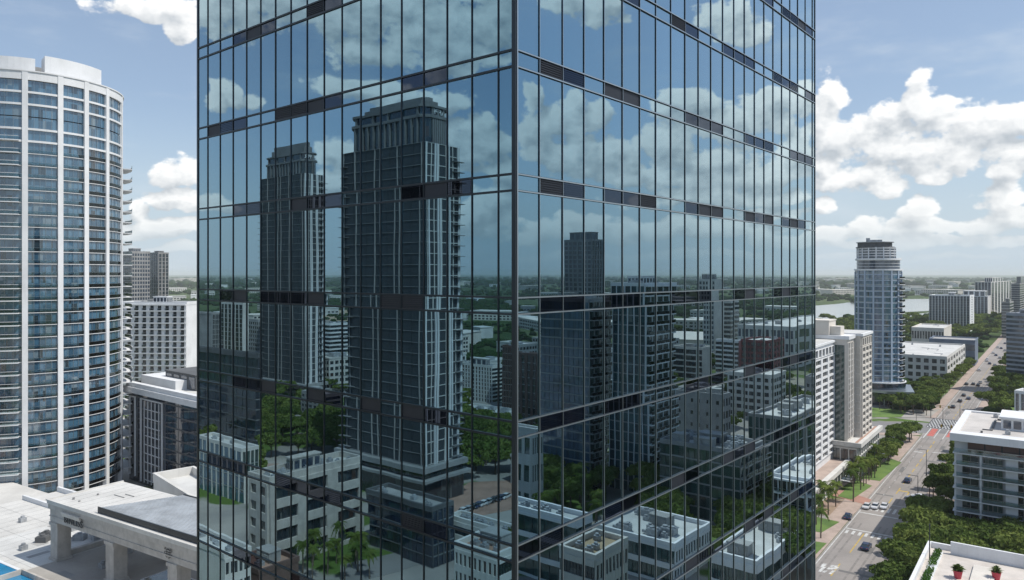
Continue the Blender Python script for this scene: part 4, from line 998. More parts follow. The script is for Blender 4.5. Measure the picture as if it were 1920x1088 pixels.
VB = [
 ('slab_tower', 'grey slab tower with striped side mirrored at the far left of the glass', 'office tower', 'L', 355, 397, 412, 430, 590, None, vs(gdark, 5, 16), dict(wall=conc, roofn=2)),
 ('slab_tower', 'pale-edged dark slab mirrored second from left in the glass', 'office tower', 'L', 416, 456, 462, 450, 572, vs(gdark, 6, 18, .2), None, dict(wall=offwhite, roofn=2, pent=(.3,.3,.4,.4,3))),
 ('office_block', 'short striped block mirrored just left of the slimmer crowned tower', 'office block', 'L', 463, 482, 489, 480, 603, wi(gdark, 5, 14), wi(gdark, 3, 14), dict(wall=conc, roofn=1)),
 ('dark_block', 'large dark flat block mirrored at the left edge of the glass', 'office block', 'L', 340, 482, 492, 292, 672, hb(gnavy, 9, .1, 12), vs(gnavy, 4, 9, .1), dict(wall=dconc, roofn=6, roofmat=roofg, par=1.8)),
 ('glass_pavilion', 'pale blue glass low block mirrored below the dark flat block', 'building', 'L', 366, 456, 487, 225, 848, vs(gblue, 10, 4, .14, lightmetal), vs(gteal, 4, 4, .2, lightmetal), dict(wall=offwhite, roofn=5)),
 ('beige_office', 'beige concrete office with framed windows mirrored left of the big tower base', 'office block', 'L', 469, 505, 676, 175, 908, wi(gdark, 2, 5, .4, .45, proud=.5), wi(gdark, 3, 4, .34, .42, proud=.7, mull=2), dict(wall=stone, roofn=14, pent=(.5, .35, .3, .3, 3.4), par=1.6)),
 ('annex', 'dark cube with tan roof mirrored between the two crowned towers', 'building', 'L', 545, 588, 604, 300, 826, hb(gdark, 3), hb(gdark, 3), dict(wall=dconc, roofn=0, roofmat=tan, par=.3)),
 ('office_block', 'grey curved-looking office mirrored low between the two crowned towers', 'office block', 'L', 566, 612, 640, 340, 744, wi(gslate, 6, 6), hb(gslate, 6), dict(wall=conc, roofn=4)),
 ('office_block', 'white banded office mirrored between the two crowned towers near the horizon', 'office block', 'L', 598, 622, 648, 560, 609, hb(gdark, 10), hb(gdark, 10), dict(wall=white, roofn=4)),
 ('office_block', 'white ribbed wide office mirrored right of the big crowned tower', 'office block', 'L', 852, 924, 942, 400, 690, wi(gdark, 14, 9, .5, .2), hb(gdark, 9), dict(wall=offwhite, roofn=6, pent=(.2,.2,.5,.4,4))),
 ('brown_tower', 'brown ribbed block mirrored against the left side of the tower corner', 'office block', 'L', 940, 958, 970, 380, 652, vs(gdark, 6, 10), None, dict(wall=brownm, roofn=2)),
 ('flat_shed', 'long white flat roof mirrored right of the big crowned tower above trees', 'building', 'L', 860, 945, 975, 330, 780, hb(gdark, 2, .5), hb(gdark, 2, .5), dict(wall=offwhite, roofn=6)),
 ('flat_shed', 'grey flat roof mirrored beside the brown paved yard', 'building', 'L', 842, 962, 985, 172, 1008, hb(gdark, 2, .5), wi(gdark, 5, 2), dict(wall=offwhite, roofn=8, roofmat=roofg)),
 ('brown_roof_building', 'low pale building with brown paved roof mirrored at bottom left of the corner', 'building', 'L', 852, 930, 990, 134, 1052, wi(gdark, 9, 5, .4), hb(gdark, 5, .4, 12), dict(wall=offwhite, roofn=10, roofmat=tile, par=1.2)),
 ('gabled_shed', 'white flat roof mirrored at the bottom left corner of the glass', 'building', 'L', 330, 426, 470, 150, 1048, None, wi(gdark, 5, 3), dict(wall=offwhite, roofn=5)),
 ('brown_shed', 'low brown roof mirrored at the bottom below the beige office', 'building', 'L', 436, 486, 560, 158, 1078, None, None, dict(wall=brownm, roofn=3, roofmat=tile)),
 ('tower_podium', 'dark glass podium mirrored below the big crowned tower', 'building', 'L', 690, 812, 850, 176, 960, hb(gnavy, 5, .06, 8), vs(gnavy, 4, 5, .12, lightmetal), dict(wall=dconc, roofn=5, roofmat=roofg)),
 # right face
 ('dark_tower', 'dark grey tower rising above the horizon, mirrored near the corner in the right face', 'office tower', 'R', 1060, 1110, 1132, 420, 452, wi(gslate, 6, 34, .3, .3), vs(gdark, 5, 34, .35), dict(wall=conc, roofn=2, roofmat=roofg, pent=(.08, .1, .75, .6, 5))),
 ('glass_tower_block', 'navy glass tower with balconies down its right flank mirrored near the corner', 'apartment tower', 'R', 1015, 1104, 1140, 239, 566, hb(gblue2, 20, .14, 9), bc(gteal, 4, 20), dict(wall=conc, roofn=6, roofmat=roofg)),
 ('lattice_tower', 'dark tower with white balcony lattice mirrored left of centre in the right face', 'apartment tower', 'R', 1145, 1210, 1265, 235, 537, vs(gsea, 6, 21, .14), dict(nc=5, nr=21, mode='balc', glass=gteal, pier=.12, span=.13, balc=1.0, mull=1, mi=0), dict(wall=white, roofn=5, pent=(.3,.3,.4,.4,3))),
 ('striped_tower', 'white ribbed distant block mirrored just above the lattice tower', 'office block', 'R', 1149, 1168, 1212, 700, 533, vs(gdark, 3, 14), vs(gdark, 7, 14, .4), dict(wall=offwhite, roofn=2)),
 ('slab_tower', 'slim white slab poking above the horizon mirrored in the right face', 'apartment tower', 'R', 1312, 1335, 1349, 600, 526, wi(gslate, 4, 16), None, dict(wall=offwhite, roofn=1, pent=(.3,.3,.4,.4,5))),
 ('office_block', 'white banded block mirrored right of the slim white slab', 'office block', 'R', 1345, 1362, 1388, 620, 567, hb(gdark, 12), hb(gdark, 12), dict(wall=offwhite, roofn=2)),
 ('banded_office', 'dark banded office with pale end wall mirrored at mid height of the right face', 'office block', 'R', 1267, 1310, 1330, 440, 655, hb(gdark, 7, .25), None, dict(wall=beige, roofn=4)),
 ('office_block', 'white striped office mirrored left of the red block', 'office block', 'R', 1338, 1388, 1394, 470, 642, hb(gdark, 9), None, dict(wall=white, roofn=3)),
 ('red_block', 'dark red apartment block mirrored at mid height of the right face', 'apartment block', 'R', 1392, 1440, 1470, 455, 642, wi(gdark, 7, 8), wi(gdark, 5, 8), dict(wall=redm, roofn=3)),
 ('flat_hall', 'long white flat hall mirrored above the red block', 'building', 'R', 1385, 1490, 1640, 545, 616, wi(gslate, 12, 3), wi(gslate, 12, 3), dict(wall=offwhite, roofn=8)),
 ('grey_hall', 'grey plain hall with small windows mirrored above the rooftop machines', 'building', 'R', 1266, 1353, 1368, 300, 745, wi(gdark, 6, 4, .7, .7), wi(gdark, 3, 4), dict(wall=conc, roofn=4, roofmat=roofg)),
 ('teal_office', 'teal glass block with machines on its white roof mirrored in the right face', 'office block', 'R', 1240, 1388, 1432, 204, 853, hb(gteal, 6, .12, 12), bc(gteal, 4, 6), dict(wall=conc, roofn=18, pent=(.35, .35, .25, .25, 3))),
 ('white_roof_office', 'dark block with big white roof mirrored near the right end of the right face', 'office block', 'R', 1408, 1482, 1570, 240, 790, vs(gteal, 8, 6, .2), vs(gteal, 8, 6, .2), dict(wall=conc, roofn=9)),
 ('apartment_block', 'banded block with balconies mirrored below the big white roof', 'apartment block', 'R', 1448, 1512, 1570, 196, 905, bc(gdark, 4, 4), bc(gdark, 4, 4), dict(wall=white, roofn=5)),
 ('brown_tower', 'brown ribbed block mirrored in the right face against the corner post', 'office block', 'R', 925, 1003, 1013, 330, 668, vs(gdark, 8, 10, .5), None, dict(wall=brownm, roofn=5)),
 ('low_hall', 'low block with white roof machines mirrored in the right face beside the corner post', 'building', 'R', 915, 1001, 1014, 214, 812, wi(gteal, 6, 3), wi(gteal, 3, 3), dict(wall=offwhite, roofn=6)),
 ('terrace_house', 'low white terraced building mirrored at the bottom of the right face', 'building', 'R', 1118, 1262, 1330, 166, 1028, hb(gteal, 2, .3, 14), wi(gteal, 14, 2, .3), dict(wall=white, roofn=9)),
 ('terrace_house', 'white building with planted forecourt mirrored below the two near palms', 'building', 'R', 930, 1082, 1110, 163, 985, hb(gteal, 3, .25, 9), hb(gteal, 3, .3, 6), dict(wall=white, roofn=6)),
 ('tan_roof_house', 'tan-roofed low building mirrored at the bottom near the corner', 'building', 'R', 1052, 1116, 1180, 133, 1052, hb(gdark, 4, .5, 9), wi(gdark, 10, 4), dict(wall=beige, roofn=4, roofmat=tan)),
 ('low_hall', 'long white low building mirrored at the bottom right of the right face', 'building', 'R', 1335, 1420, 1500, 160, 1062, hb(gteal, 1, .5, 12), hb(gteal, 1, .5, 12), dict(wall=white, roofn=4)),
]
for sd_, v in enumerate(VB):
    n_, l_, c_, s_, a_, b_, cc_, d_, y_, fa_, fb_, kw_ = v
    r_ = block(n_, l_, c_, s_, a_, b_, cc_, d_, y_, fa_, fb_, seed=sd_ + 20, **kw_)
    flush(r_, 60)
flush_rails(60)

# ================================================================== ground, roads, water
S = lambda o, label=None: tag(o, label, None, None, 'structure')
mb = MB()
ringr = [0, 150, 400, 900, 2000, 5000, 12000, 45000]
NS = 48
mb.v = [(0, 0, 0)] + [(r_ * math.cos(2 * math.pi * i / NS), r_ * math.sin(2 * math.pi * i / NS), 0) for r_ in ringr[1:] for i in range(NS)]
for i in range(NS): mb.f.append((0, 1 + i, 1 + (i + 1) % NS)); mb.m.append(0)
for k in range(len(ringr) - 2):
    for i in range(NS):
        j = (i + 1) % NS; a = 1 + k * NS; b = a + NS; mb.f.append((a + i, b + i, b + j, a + j)); mb.m.append(0)
S(mb.build('ground', groundm))
def sheet(name, pts, z, mat): 
    return S(MB().prism(pts, z - .3, z).build(name, mat))
t1 = 1500
S(MB().prism([road(-20, 0), (61, 163), (54, 60), (54, -300), (68, -300), (68, 60), road(-20, 14), road(t1, 14), road(t1, 0)][0:1] + [(54, 60), (54, -300), (68, -300), (68, 60)] + [road(-20, 14), road(t1, 14), road(t1, 0)], -.2, .02).build('road', asphalt))
def strip(name, ta, tb, oa, ob, z, mat, parent=None):
    return MB().prism([road(ta, oa), road(ta, ob), road(tb, ob), road(tb, oa)], z - .02, z).build(name, mat)
S(MB().prism([road(-18, -5.5), road(-18, -.1), road(172, -.1), road(172, -5.5)], -.1, .14).build('pavement', pave))
S(MB().prism([road(-18, 14.1), road(-18, 17.5), road(172, 17.5), road(172, 14.1)], -.1, .14).build('pavement', pave))
S(MB().prism([road(222, -4.5), road(222, -.1), road(t1, -.1), road(t1, -4.5)], -.1, .14).build('pavement', pave))
S(MB().prism([road(222, 14.1), road(222, 18), road(t1, 18), road(t1, 14.1)], -.1, .14).build('pavement', pave))
# cross street
x0, y0 = road(196, 0); x1, y1 = road(196, 14)
S(MB().prism([(x0 - 160, y0 - 6), (x0 - 4, y0 - 12), (x1 + 4, y1 - 14), (x1 + 160, y1 - 20), (x1 + 160, y1 + 6), (x1 + 4, y1 + 12), (x0, y0 + 13), (x0 - 160, y0 + 19)], -.2, .024).build('cross_street', asphalt2))
S(MB().prism([(x0 - 160, y0 - 10.5), (x0 - 12, y0 - 17), (x0 - 12, y0 - 12.4), (x0 - 160, y0 - 6.2)], -.1, .14).build('pavement', pave))
# ground patches
def patch(name, pts, z, mat, label=None): return S(MB().prism([G(a, b) for a, b in pts][::-1], z - .1, z).build(name, mat), label)
patch('driveway', [(1560, 930), (1625, 948), (1634, 938), (1575, 918)], .15, pbr('red_paver', (.40, .22, .17), .9, var=.1))
patch('lawn', [(1597, 938), (1570, 932), (1606, 902), (1635, 912)], .2, lawnm)
patch('lawn', [(1612, 898), (1650, 903), (1690, 868), (1668, 860)], .2, lawnm)
patch('lawn', [(1500, 992), (1540, 1000), (1574, 980), (1510, 966)], .2, lawnm)
patch('lawn', [(1500, 1045), (1526, 1044), (1550, 1020), (1500, 1012)], .2, lawnm)
patch('forecourt', [(1500, 965), (1600, 900), (1650, 850), (1640, 840), (1500, 900)], .10, pave)
patch('lawn', [(1640, 752), (1760, 752), (1795, 712), (1640, 716)], .12, lawnm)
patch('lawn', [(1600, 782), (1690, 783), (1712, 770), (1620, 764)], .14, lawnm)
patch('forecourt', [(1690, 783), (1745, 782), (1762, 768), (1705, 768)], .15, plaza)
patch('lawn', [(1886, 700), (1822, 790), (1950, 800), (1950, 640), (1916, 655)], .1, lawnm)
patch('lawn', [(1775, 1010), (1800, 1012), (1800, 930), (1788, 930)], .1, lawnm)
patch('sand_lot', [(1545, 632), (1612, 640), (1612, 622), (1560, 618)], .2, sandm)
# lakes
def lake(name, pts, z=.5): return S(MB().prism([G(a, b, 'D', z) for a, b in pts][::-1], z - .6, z).build(name, waterm))
lake('lake', [(1490, 596), (1530, 603), (1560, 598), (1590, 592), (1622, 588), (1640, 566), (1600, 566), (1570, 570), (1532, 573), (1490, 575)])
lake('lake', [(1640, 588), (1740, 583), (1775, 577), (1775, 560), (1700, 561), (1640, 564)])
lake('lake', [(1670, 606), (1700, 604), (1745, 596), (1765, 590), (1745, 586), (1690, 592), (1650, 594)])
lake('lake', [(1662, 552), (1740, 551), (1738, 553.5), (1662, 554.5)])
# the paved yard and park ground mirrored in the left face
def vpatch(name, side, pts, z, mat): 
    q = [G(a, b, side) for a, b in pts]
    S(MB().prism(q, z - .1, z).build(name, mat))
vpatch('paved_yard', 'L', [(828, 985), (985, 950), (985, 900), (880, 905), (828, 940)], .1, tile)
vpatch('road', 'L', [(640, 1100), (860, 1040), (985, 985), (985, 972), (850, 1010), (640, 1060)], .08, asphalt2)
vpatch('sand_lot', 'L', [(600, 602), (650, 602), (650, 582), (600, 582)], .2, sandm)
vpatch('lawn', 'R', [(930, 935), (1140, 940), (1140, 880), (930, 880)], .1, lawnm)
vpatch('lawn', 'R', [(1330, 1090), (1500, 1060), (1500, 990), (1330, 1000)], .1, lawnm)
vpatch('road', 'R', [(1120, 1100), (1560, 930), (1560, 900), (1100, 1070)], .08, asphalt2)
# road paint
def paint(name, rects, z, mat, label=None):
    m_ = MB()
    for ta, tb, oa, ob in rects: m_.prism([road(ta, oa), road(ta, ob), road(tb, ob), road(tb, oa)], z - .004, z)
    o = m_.build(name, mat); return tag(o, label, None, None, 'structure')
paint('edge_line', [(-18, 172, .5, .72), (222, 600, .5, .68), (222, 600, 13.3, 13.5)], .028, whitepaint)
rects = [(12, 29, 5.6, 5.85), (-6, 4, 5.2, 5.5), (62, 72, 6.0, 6.2), (84, 172, 6.2, 6.4)]
rects += [(226 + 9 * k, 230 + 9 * k, 6.8, 7.0) for k in range(30)]
paint('yellow_line', [(12, 29, 5.5, 5.8), (-6, 3, 5.2, 5.5), (62, 68, 6.0, 6.3), (74, 82, 6.1, 6.4), (78, 79, 6.4, 9.5), (74, 79, 9.2, 9.5)] + [(88 + 9 * k, 93.5 + 9 * k, 6.1, 6.45) for k in range(9)] + [(226 + 9 * k, 231 + 9 * k, 6.8, 7.1) for k in range(30)], .028, yellowpaint)
paint('lane_line', [(228 + 8 * k, 231 + 8 * k, o_, o_ + .15) for k in range(26) for o_ in (3.6, 10.4)] + [(60 + 10 * k, 62 + 10 * k, 3.2, 3.35) for k in range(10)], .029, whitepaint)
paint('stop_line', [(47.4, 48.1, .8, 13.6), (30.5, 31.2, .8, 13.4), (60.2, 60.5, 7, 13.6)], .030, whitepaint)
paint('crosswalk', [(51.5, 56.5, 1.2 + 1.5 * k, 1.9 + 1.5 * k) for k in range(8)] + [(26.5, 29.5, 1.2 + 1.6 * k, 1.9 + 1.6 * k) for k in range(8)], .031, whitepaint)
paint('patterned_crosswalk', [(196, 222, -1, 15)], .032, pbr('dark_crosswalk_paint', (.07, .07, .075), .8, var=.1))
paint('patterned_crosswalk', [(197 + 3.0 * j, 199.6 + 3.0 * j, -.6 + 1.2 * k + (.6 if j % 2 else 0), -.1 + 1.2 * k + (.6 if j % 2 else 0)) for k in range(13) for j in range(8)], .034, whitepaint)
paint('red_lane', [(176, 194, 2.0, 4.4), (178, 194, 9.0, 11.2)], .033, redpaint)
paint('lane_line', [(170, 195, 1.2, 1.6), (172, 195, 5.0, 5.3), (172, 195, 8.2, 8.5), (174, 195, 11.8, 12.1), (140, 141, 2, 5), (143, 144, 8, 11)], .035, whitepaint)
tyre = pbr('tyre_darkened_asphalt', (.25, .23, .215), .9, var=.12, scale=.5); dk_ = pbr('asphalt_repair', (.17, .165, .16), .9, var=.1)
paint('tyre_track', [(a, a + 27.5, o_, o_ + .5) for a in (-18, 10, 62, 90, 118, 146, 226, 254, 282, 310, 338) for o_ in (1.4, 3.1, 8.0, 9.7, 11.0)], .0255, tyre)
paint('asphalt_repair', [(14, 19, 8.6, 10.2), (70, 71.2, 1, 6), (104, 112, 2.2, 3.6), (126, 128, 8, 12), (150, 158, 9.6, 11), (236, 246, 2, 4), (-2, -.8, 6, 13)], .0268, dk_)
# worn patch on the road, bottom
m_ = MB(); rg = random.Random(5)
for k in range(16): 
    t_, o_ = rg.uniform(-5, 0), rg.uniform(1.5, 5); m_.prism([road(t_, o_), road(t_, o_ + .6), road(t_ + 1.6, o_ + .9), road(t_ + 1.2, o_ + .2)], .03 + .001 * k, .034 + .001 * k)
S(m_.build('worn_marking', whitepaint))
S(MB().prism([G(a, b) for a, b in [(1775, 1000), (1786, 1003), (1798, 925), (1790, 922)]][::-1], 0, .16).build('path', pave))

# ================================================================== trees
def crown_mesh(nb, r, h, n, leaf, seed, flat=.75):
    rg = np.random.default_rng(seed)
    cs = []
    for k in range(nb):
        a = rg.uniform(0, 6.283); q = r * .68 * math.sqrt(rg.uniform(0, 1)); 
        cs.append((q * math.cos(a), q * math.sin(a), h + rg.uniform(-.35, .55) * r * flat * (1 - q / r * .6), r * rg.uniform(.28, .46)))
    w = np.array([c[3] ** 2 for c in cs]); w /= w.sum(); idx = rg.choice(nb, n, p=w); C_ = np.array(cs)[idx]
    d = rg.normal(size=(n, 3)); d /= np.linalg.norm(d, axis=1)[:, None]; d[:, 2] = np.abs(d[:, 2]) * .9 - .25 * (rg.random(n) < .5)
    rad = C_[:, 3] * (rg.uniform(.72, 1.08, n)); p = C_[:, :3] + d * rad[:, None] * np.array([1, 1, flat])
    nn = d + rg.normal(size=(n, 3)) * .55; nn /= np.linalg.norm(nn, axis=1)[:, None]
    u = np.cross(nn, rg.normal(size=(n, 3))); u /= np.linalg.norm(u, axis=1)[:, None]; v = np.cross(nn, u)
    s = leaf * rg.uniform(.6, 1.3, n)[:, None]
    V = np.stack([p - u * s - v * s * .6, p + u * s - v * s * .5, p + u * s * .7 + v * s, p - u * s * .8 + v * s * .8], 1).reshape(-1, 3)
    me = bpy.data.meshes.new('crown'); me.vertices.add(4 * n); me.vertices.foreach_set('co', V.ravel())
    me.loops.add(4 * n); me.loops.foreach_set('vertex_index', np.arange(4 * n)); me.polygons.add(n); me.polygons.foreach_set('loop_start', np.arange(n) * 4)
    me.update(calc_edges=True); me.materials.append(leafA); return me
def trunk_mesh(h, r, limbs, seed):
    rg = random.Random(seed); m = MB(); m.cyl(0, 0, 0, h, r, r * .55, 8)
    for k in range(limbs):
        a = 6.283 * k / limbs + rg.random(); L = h * .55; z0_ = h * .65; n = len(m.v)
        ex, ey, ez = math.cos(a) * L * .7, math.sin(a) * L * .7, z0_ + L * .8
        for (x, y, z, q) in ((0, 0, z0_, r * .5), (ex, ey, ez, r * .2)): m.v += [(x + q * math.cos(6.283 * i / 5), y + q * math.sin(6.283 * i / 5), z) for i in range(5)]
        for i in range(5): m.f.append((n + i, n + (i + 1) % 5, n + 5 + (i + 1) % 5, n + 5 + i)); m.m.append(0)
    return m.data('trunk', trunkm)
BROAD = [(crown_mesh(16, 5.2, 6.2, 2600, .34, 1), trunk_mesh(5.4, .30, 5, 1)), (crown_mesh(12, 4.3, 6.8, 2000, .34, 2, .95), trunk_mesh(5.8, .26, 4, 2)), (crown_mesh(20, 6.2, 6.6, 3200, .36, 3, .62), trunk_mesh(5.6, .34, 6, 3))]
def palm_meshes(h, seed):
    rg = random.Random(seed); tm = MB(); 
    for k in range(5): tm.cyl(0.05 * k, 0, h * k / 5, h * (k + 1) / 5 + .02, .20 - .012 * k, .19 - .012 * k, 8)
    fm = MB(); nfr = 18
    for k in range(nfr):
        a = 6.283 * k / nfr + rg.uniform(-.15, .15); up = rg.uniform(-.3, 1.0); Lf = rg.uniform(2.4, 3.1); ca, sa = math.cos(a), math.sin(a)
        prev = None
        for q in range(8):
            f_ = q / 7; r_ = Lf * f_ * (1 - .12 * f_); z_ = h + up * Lf * f_ * .8 - (1.15 + .5 * (1 - up)) * f_ ** 2 * Lf * .5
            if prev:
                w = .55 * math.sin(math.pi * min(.96, .15 + f_ * .85)) + .05
                r0, zz0 = prev
                for sgn in (-1, 1):
                    m0 = (r0 * ca, r0 * sa, zz0); m1 = (r_ * ca, r_ * sa, z_)
                    e0 = ((r0 + .25) * ca - sgn * sa * w, (r0 + .25) * sa + sgn * ca * w, zz0 - .32); e1 = ((r_ + .10) * ca - sgn * sa * w, (r_ + .10) * sa + sgn * ca * w, z_ - .30)
                    fm.face([m0, m1, e1, e0] if sgn > 0 else [m0, e0, e1, m1])
            prev = (r_, z_)
    return fm.data('crown', leafB), tm.data('trunk', trunkm)
PALM = [palm_meshes(8.5, 4), palm_meshes(6.5, 5)]
TREES = 0
REQ = []
def tree(kind, x, y, s, label, group, rg=random):
    side = 'L' if 'in the left face' in group or 'mirrored' in group and x < 0 else ('R' if 'mirrored' in group else 'D')
    qx, qy = reflect((x, y), side); px = CX + qx / qy * F; py = HZ + (H - 5) / qy * F
    lo, hi = {'D': (1500, 1950), 'L': (380, 962), 'R': (968, 1525)}[side]
    REQ.append((-s / qy * (1 if lo < px < hi and py < 1120 else .05), len(REQ), kind, x, y, s, label, group, rg.random() * 6.28))
def plant_tree(kind, x, y, s, label, group, ang):
    global TREES
    rg = random.Random(int(x * 100 + y * 10))
    me, tm = (BROAD + PALM)[kind]; nm = 'broadleaf_tree' if kind < 3 else 'palm_tree'
    o = bpy.data.objects.new(nm, None); COL.objects.link(o); o.location = (x, y, 0); o.empty_display_size = .1
    o.rotation_euler = (0, 0, ang); o.scale = (s * rg.uniform(.9, 1.1), s * rg.uniform(.9, 1.1), s * rg.uniform(.88, 1.12))
    tag(o, label, 'tree' if kind < 3 else 'palm', group)
    link('crown', me, o); link('trunk', tm, o); TREES += 1
rg = random.Random(11)
def grove(n, tr, orr, kinds, sc, label, group, mind=5.0):
    pts = []; tries = 0
    while len(pts) < n and tries < n * 60:
        tries += 1; t_ = rg.uniform(*tr); o_ = rg.uniform(*orr); x, y = road(t_, o_)
        if blocked(x, y, 1.5) or any((x - a) ** 2 + (y - b) ** 2 < mind ** 2 for a, b in pts): continue
        pts.append((x, y)); tree(rg.choice(kinds), x, y, rg.uniform(*sc), label, group, rg)
grove(46, (-20, 50), (19, 40), (0, 1, 2, 2), (.78, .98), 'dense green broadleaf tree in the clump between the road and the cream terrace', 'trees along the right kerb near the bottom', 4.6)
grove(22, (62, 170), (16.5, 24), (0, 1, 1), (.7, .95), 'green street tree between the road and the corner apartments', 'street trees by the corner apartments', 4.6)
grove(6, (60, 100), (15.5, 22), (3, 4), (.7, .9), 'palm beside the road in front of the corner apartments', 'palms by the corner apartments', 3.5)
grove(90, (225, 520), (18, 75), (0, 1, 2), (1.0, 1.35), 'bright green tree in the wooded strip right of the far road', 'trees right of the far road', 6)
grove(72, (226, 500), (-17, -4), (0, 1, 3, 4), (.75, 1.0), 'street tree on the left side of the far road', 'trees left of the far road', 5)
grove(26, (224, 300), (-48, -14), (0, 1, 3, 4), (.7, .95), 'tree on the lawn beside the blue glass condominium', 'trees by the blue tower', 5.5)
grove(16, (94, 166), (-6.4, -2.0), (0, 1, 2), (.66, .85), 'round street tree beside the left pavement before the crossing', 'trees by the left pavement', 4.8)
grove(10, (70, 100), (-11, -3.5), (3, 4), (.8, 1.05), 'palm in the planted strip below the hotel podium', 'palms below the hotel', 3.4)
for px, py, k, s_, lab in [(1600, 942, 3, 1.1, 'tallest single palm standing at the tip of the kerbside lawn'), (1553, 965, 4, 1.1, 'palm left of the red driveway, front one of the cluster'), (1567, 950, 3, .95, 'palm left of the red driveway, right one of the cluster'), (1541, 955, 3, .9, 'palm left of the red driveway, rear left one'), (1539, 1010, 3, 1.0, 'palm near the glass tower foot on the lower lawn'), (1530, 985, 4, 1.2, 'palm hugging the glass tower edge by the lower lawn')]:
    x, y = G(px, py); tree(k, x, y, s_, lab, 'palms left of the road', rg)
def scatter(side, n, xr, yr, kinds, sc, label, group, mind=5.5):
    pts = []; tries = 0
    while len(pts) < n and tries < n * 50:
        tries += 1; x, y = G(rg.uniform(*xr), rg.uniform(*yr), side)
        if blocked(x, y, 2.5) or any((x - a) ** 2 + (y - b) ** 2 < mind ** 2 for a, b in pts): continue
        pts.append((x, y)); tree(rg.choice(kinds), x, y, rg.uniform(*sc), label, group, rg)
scatter('D', 40, (1690, 1800), (640, 716), (0, 1, 2), (.9, 1.2), 'tree in the grove around the low white school building', 'trees around the school building', 6)
scatter('D', 34, (1530, 1640), (604, 640), (0, 1, 2), (1.0, 1.5), 'tree on the lake shore behind the hotel roof', 'lake shore trees', 8)
scatter('D', 60, (1690, 1890), (600, 640), (0, 1, 2), (1.2, 1.7), 'tree among the far halls and slabs by the lake', 'trees by the lakeside slabs', 9)
scatter('L', 26, (495, 645), (790, 860), (0, 1, 2), (.9, 1.2), 'green tree mirrored between the two crowned towers', 'trees mirrored between the crowned towers')
scatter('L', 24, (866, 962), (795, 890), (0, 1, 2), (.9, 1.2), 'green tree mirrored right of the big crowned tower', 'trees mirrored right of the big crowned tower')
scatter('L', 14, (560, 690), (1030, 1090), (3, 4), (.75, 1.0), 'palm or tree mirrored at the foot of the beige office', 'trees mirrored by the beige office', 4)
scatter('L', 30, (372, 965), (640, 780), (0, 1, 2), (1.0, 1.4), 'tree mirrored in the middle distance of the left face', 'mid trees mirrored in the left face', 8)
scatter('R', 22, (968, 1150), (880, 962), (0, 1, 2), (.8, 1.1), 'green tree mirrored behind the two near palms', 'trees mirrored behind the near palms', 5)
scatter('R', 7, (1000, 1130), (940, 1000), (3, 4), (1.0, 1.3), 'palm mirrored near the corner at the bottom of the right face', 'near palms mirrored in the right face', 5)
scatter('R', 22, (1205, 1270), (900, 1050), (0, 1, 2), (.8, 1.1), 'tree mirrored left of the teal glass block', 'trees mirrored by the teal block', 4.6)
scatter('R', 26, (1360, 1510), (940, 1075), (0, 1, 2), (.8, 1.1), 'tree mirrored at the lower right of the right face', 'trees mirrored lower right', 4.8)
scatter('R', 60, (1180, 1527), (600, 780), (0, 1, 2), (1.0, 1.5), 'tree mirrored in the middle distance of the right face', 'mid trees mirrored in the right face', 8)
def near_view(x, y, lim):
    for s_, lo, hi in (('L', 340, 990), ('R', 940, 1560)):
        qx, qy = reflect((x, y), s_)
        if 30 < qy < lim and lo < CX + qx / qy * F < hi: return True
    return False
MIDM = []
for k, (w, d_, h_, mat_) in enumerate([(26, 16, 9, offwhite), (34, 20, 13, conc), (18, 14, 17, beige), (40, 18, 8, white), (22, 22, 21, offwhite), (30, 14, 11, brownm)]):
    m_ = MB().box(-w / 2, -d_ / 2, 0, w / 2, d_ / 2, h_).box(-w / 2 - .2, -d_ / 2 - .2, h_, w / 2 + .2, -d_ / 2 + .3, h_ + .9).box(-w / 2 - .2, d_ / 2 - .3, h_, w / 2 + .2, d_ / 2 + .2, h_ + .9).box(-w / 2 - .2, -d_ / 2 + .3, h_, -w / 2 + .3, d_ / 2 - .3, h_ + .9).box(w / 2 - .3, -d_ / 2 + .3, h_, w / 2 + .2, d_ / 2 - .3, h_ + .9)
    for i_ in range(int(w / 3)):
        for z_ in range(int(h_ / 3.4)):
            for y_, y2 in ((-d_ / 2 - .06, -d_ / 2), (d_ / 2, d_ / 2 + .06)): m_.box(-w / 2 + .8 + i_ * 3, y_, 1 + z_ * 3.4, -w / 2 + 2.8 + i_ * 3, y2, 2.9 + z_ * 3.4, 1)
    for i_ in range(int(d_ / 3)):
        for z_ in range(int(h_ / 3.4)):
            for x_, x2 in ((-w / 2 - .06, -w / 2), (w / 2, w / 2 + .06)): m_.box(x_, -d_ / 2 + .8 + i_ * 3, 1 + z_ * 3.4, x2, -d_ / 2 + 2.8 + i_ * 3, 2.9 + z_ * 3.4, 1)
    m_.box(-4, -3, h_, 1, 2, h_ + 2.4, 2).box(3, -2, h_, 6, 1, h_ + 1.4, 2).box(-w / 2 + 2, 3, h_, -w / 2 + 5, 5, h_ + 1.2, 2)
    MIDM.append((m_.data('low_building', [mat_, gdark, steel]), max(w, d_) * .62))
rg = random.Random(77); cnt = 0; tries = 0; mids = []
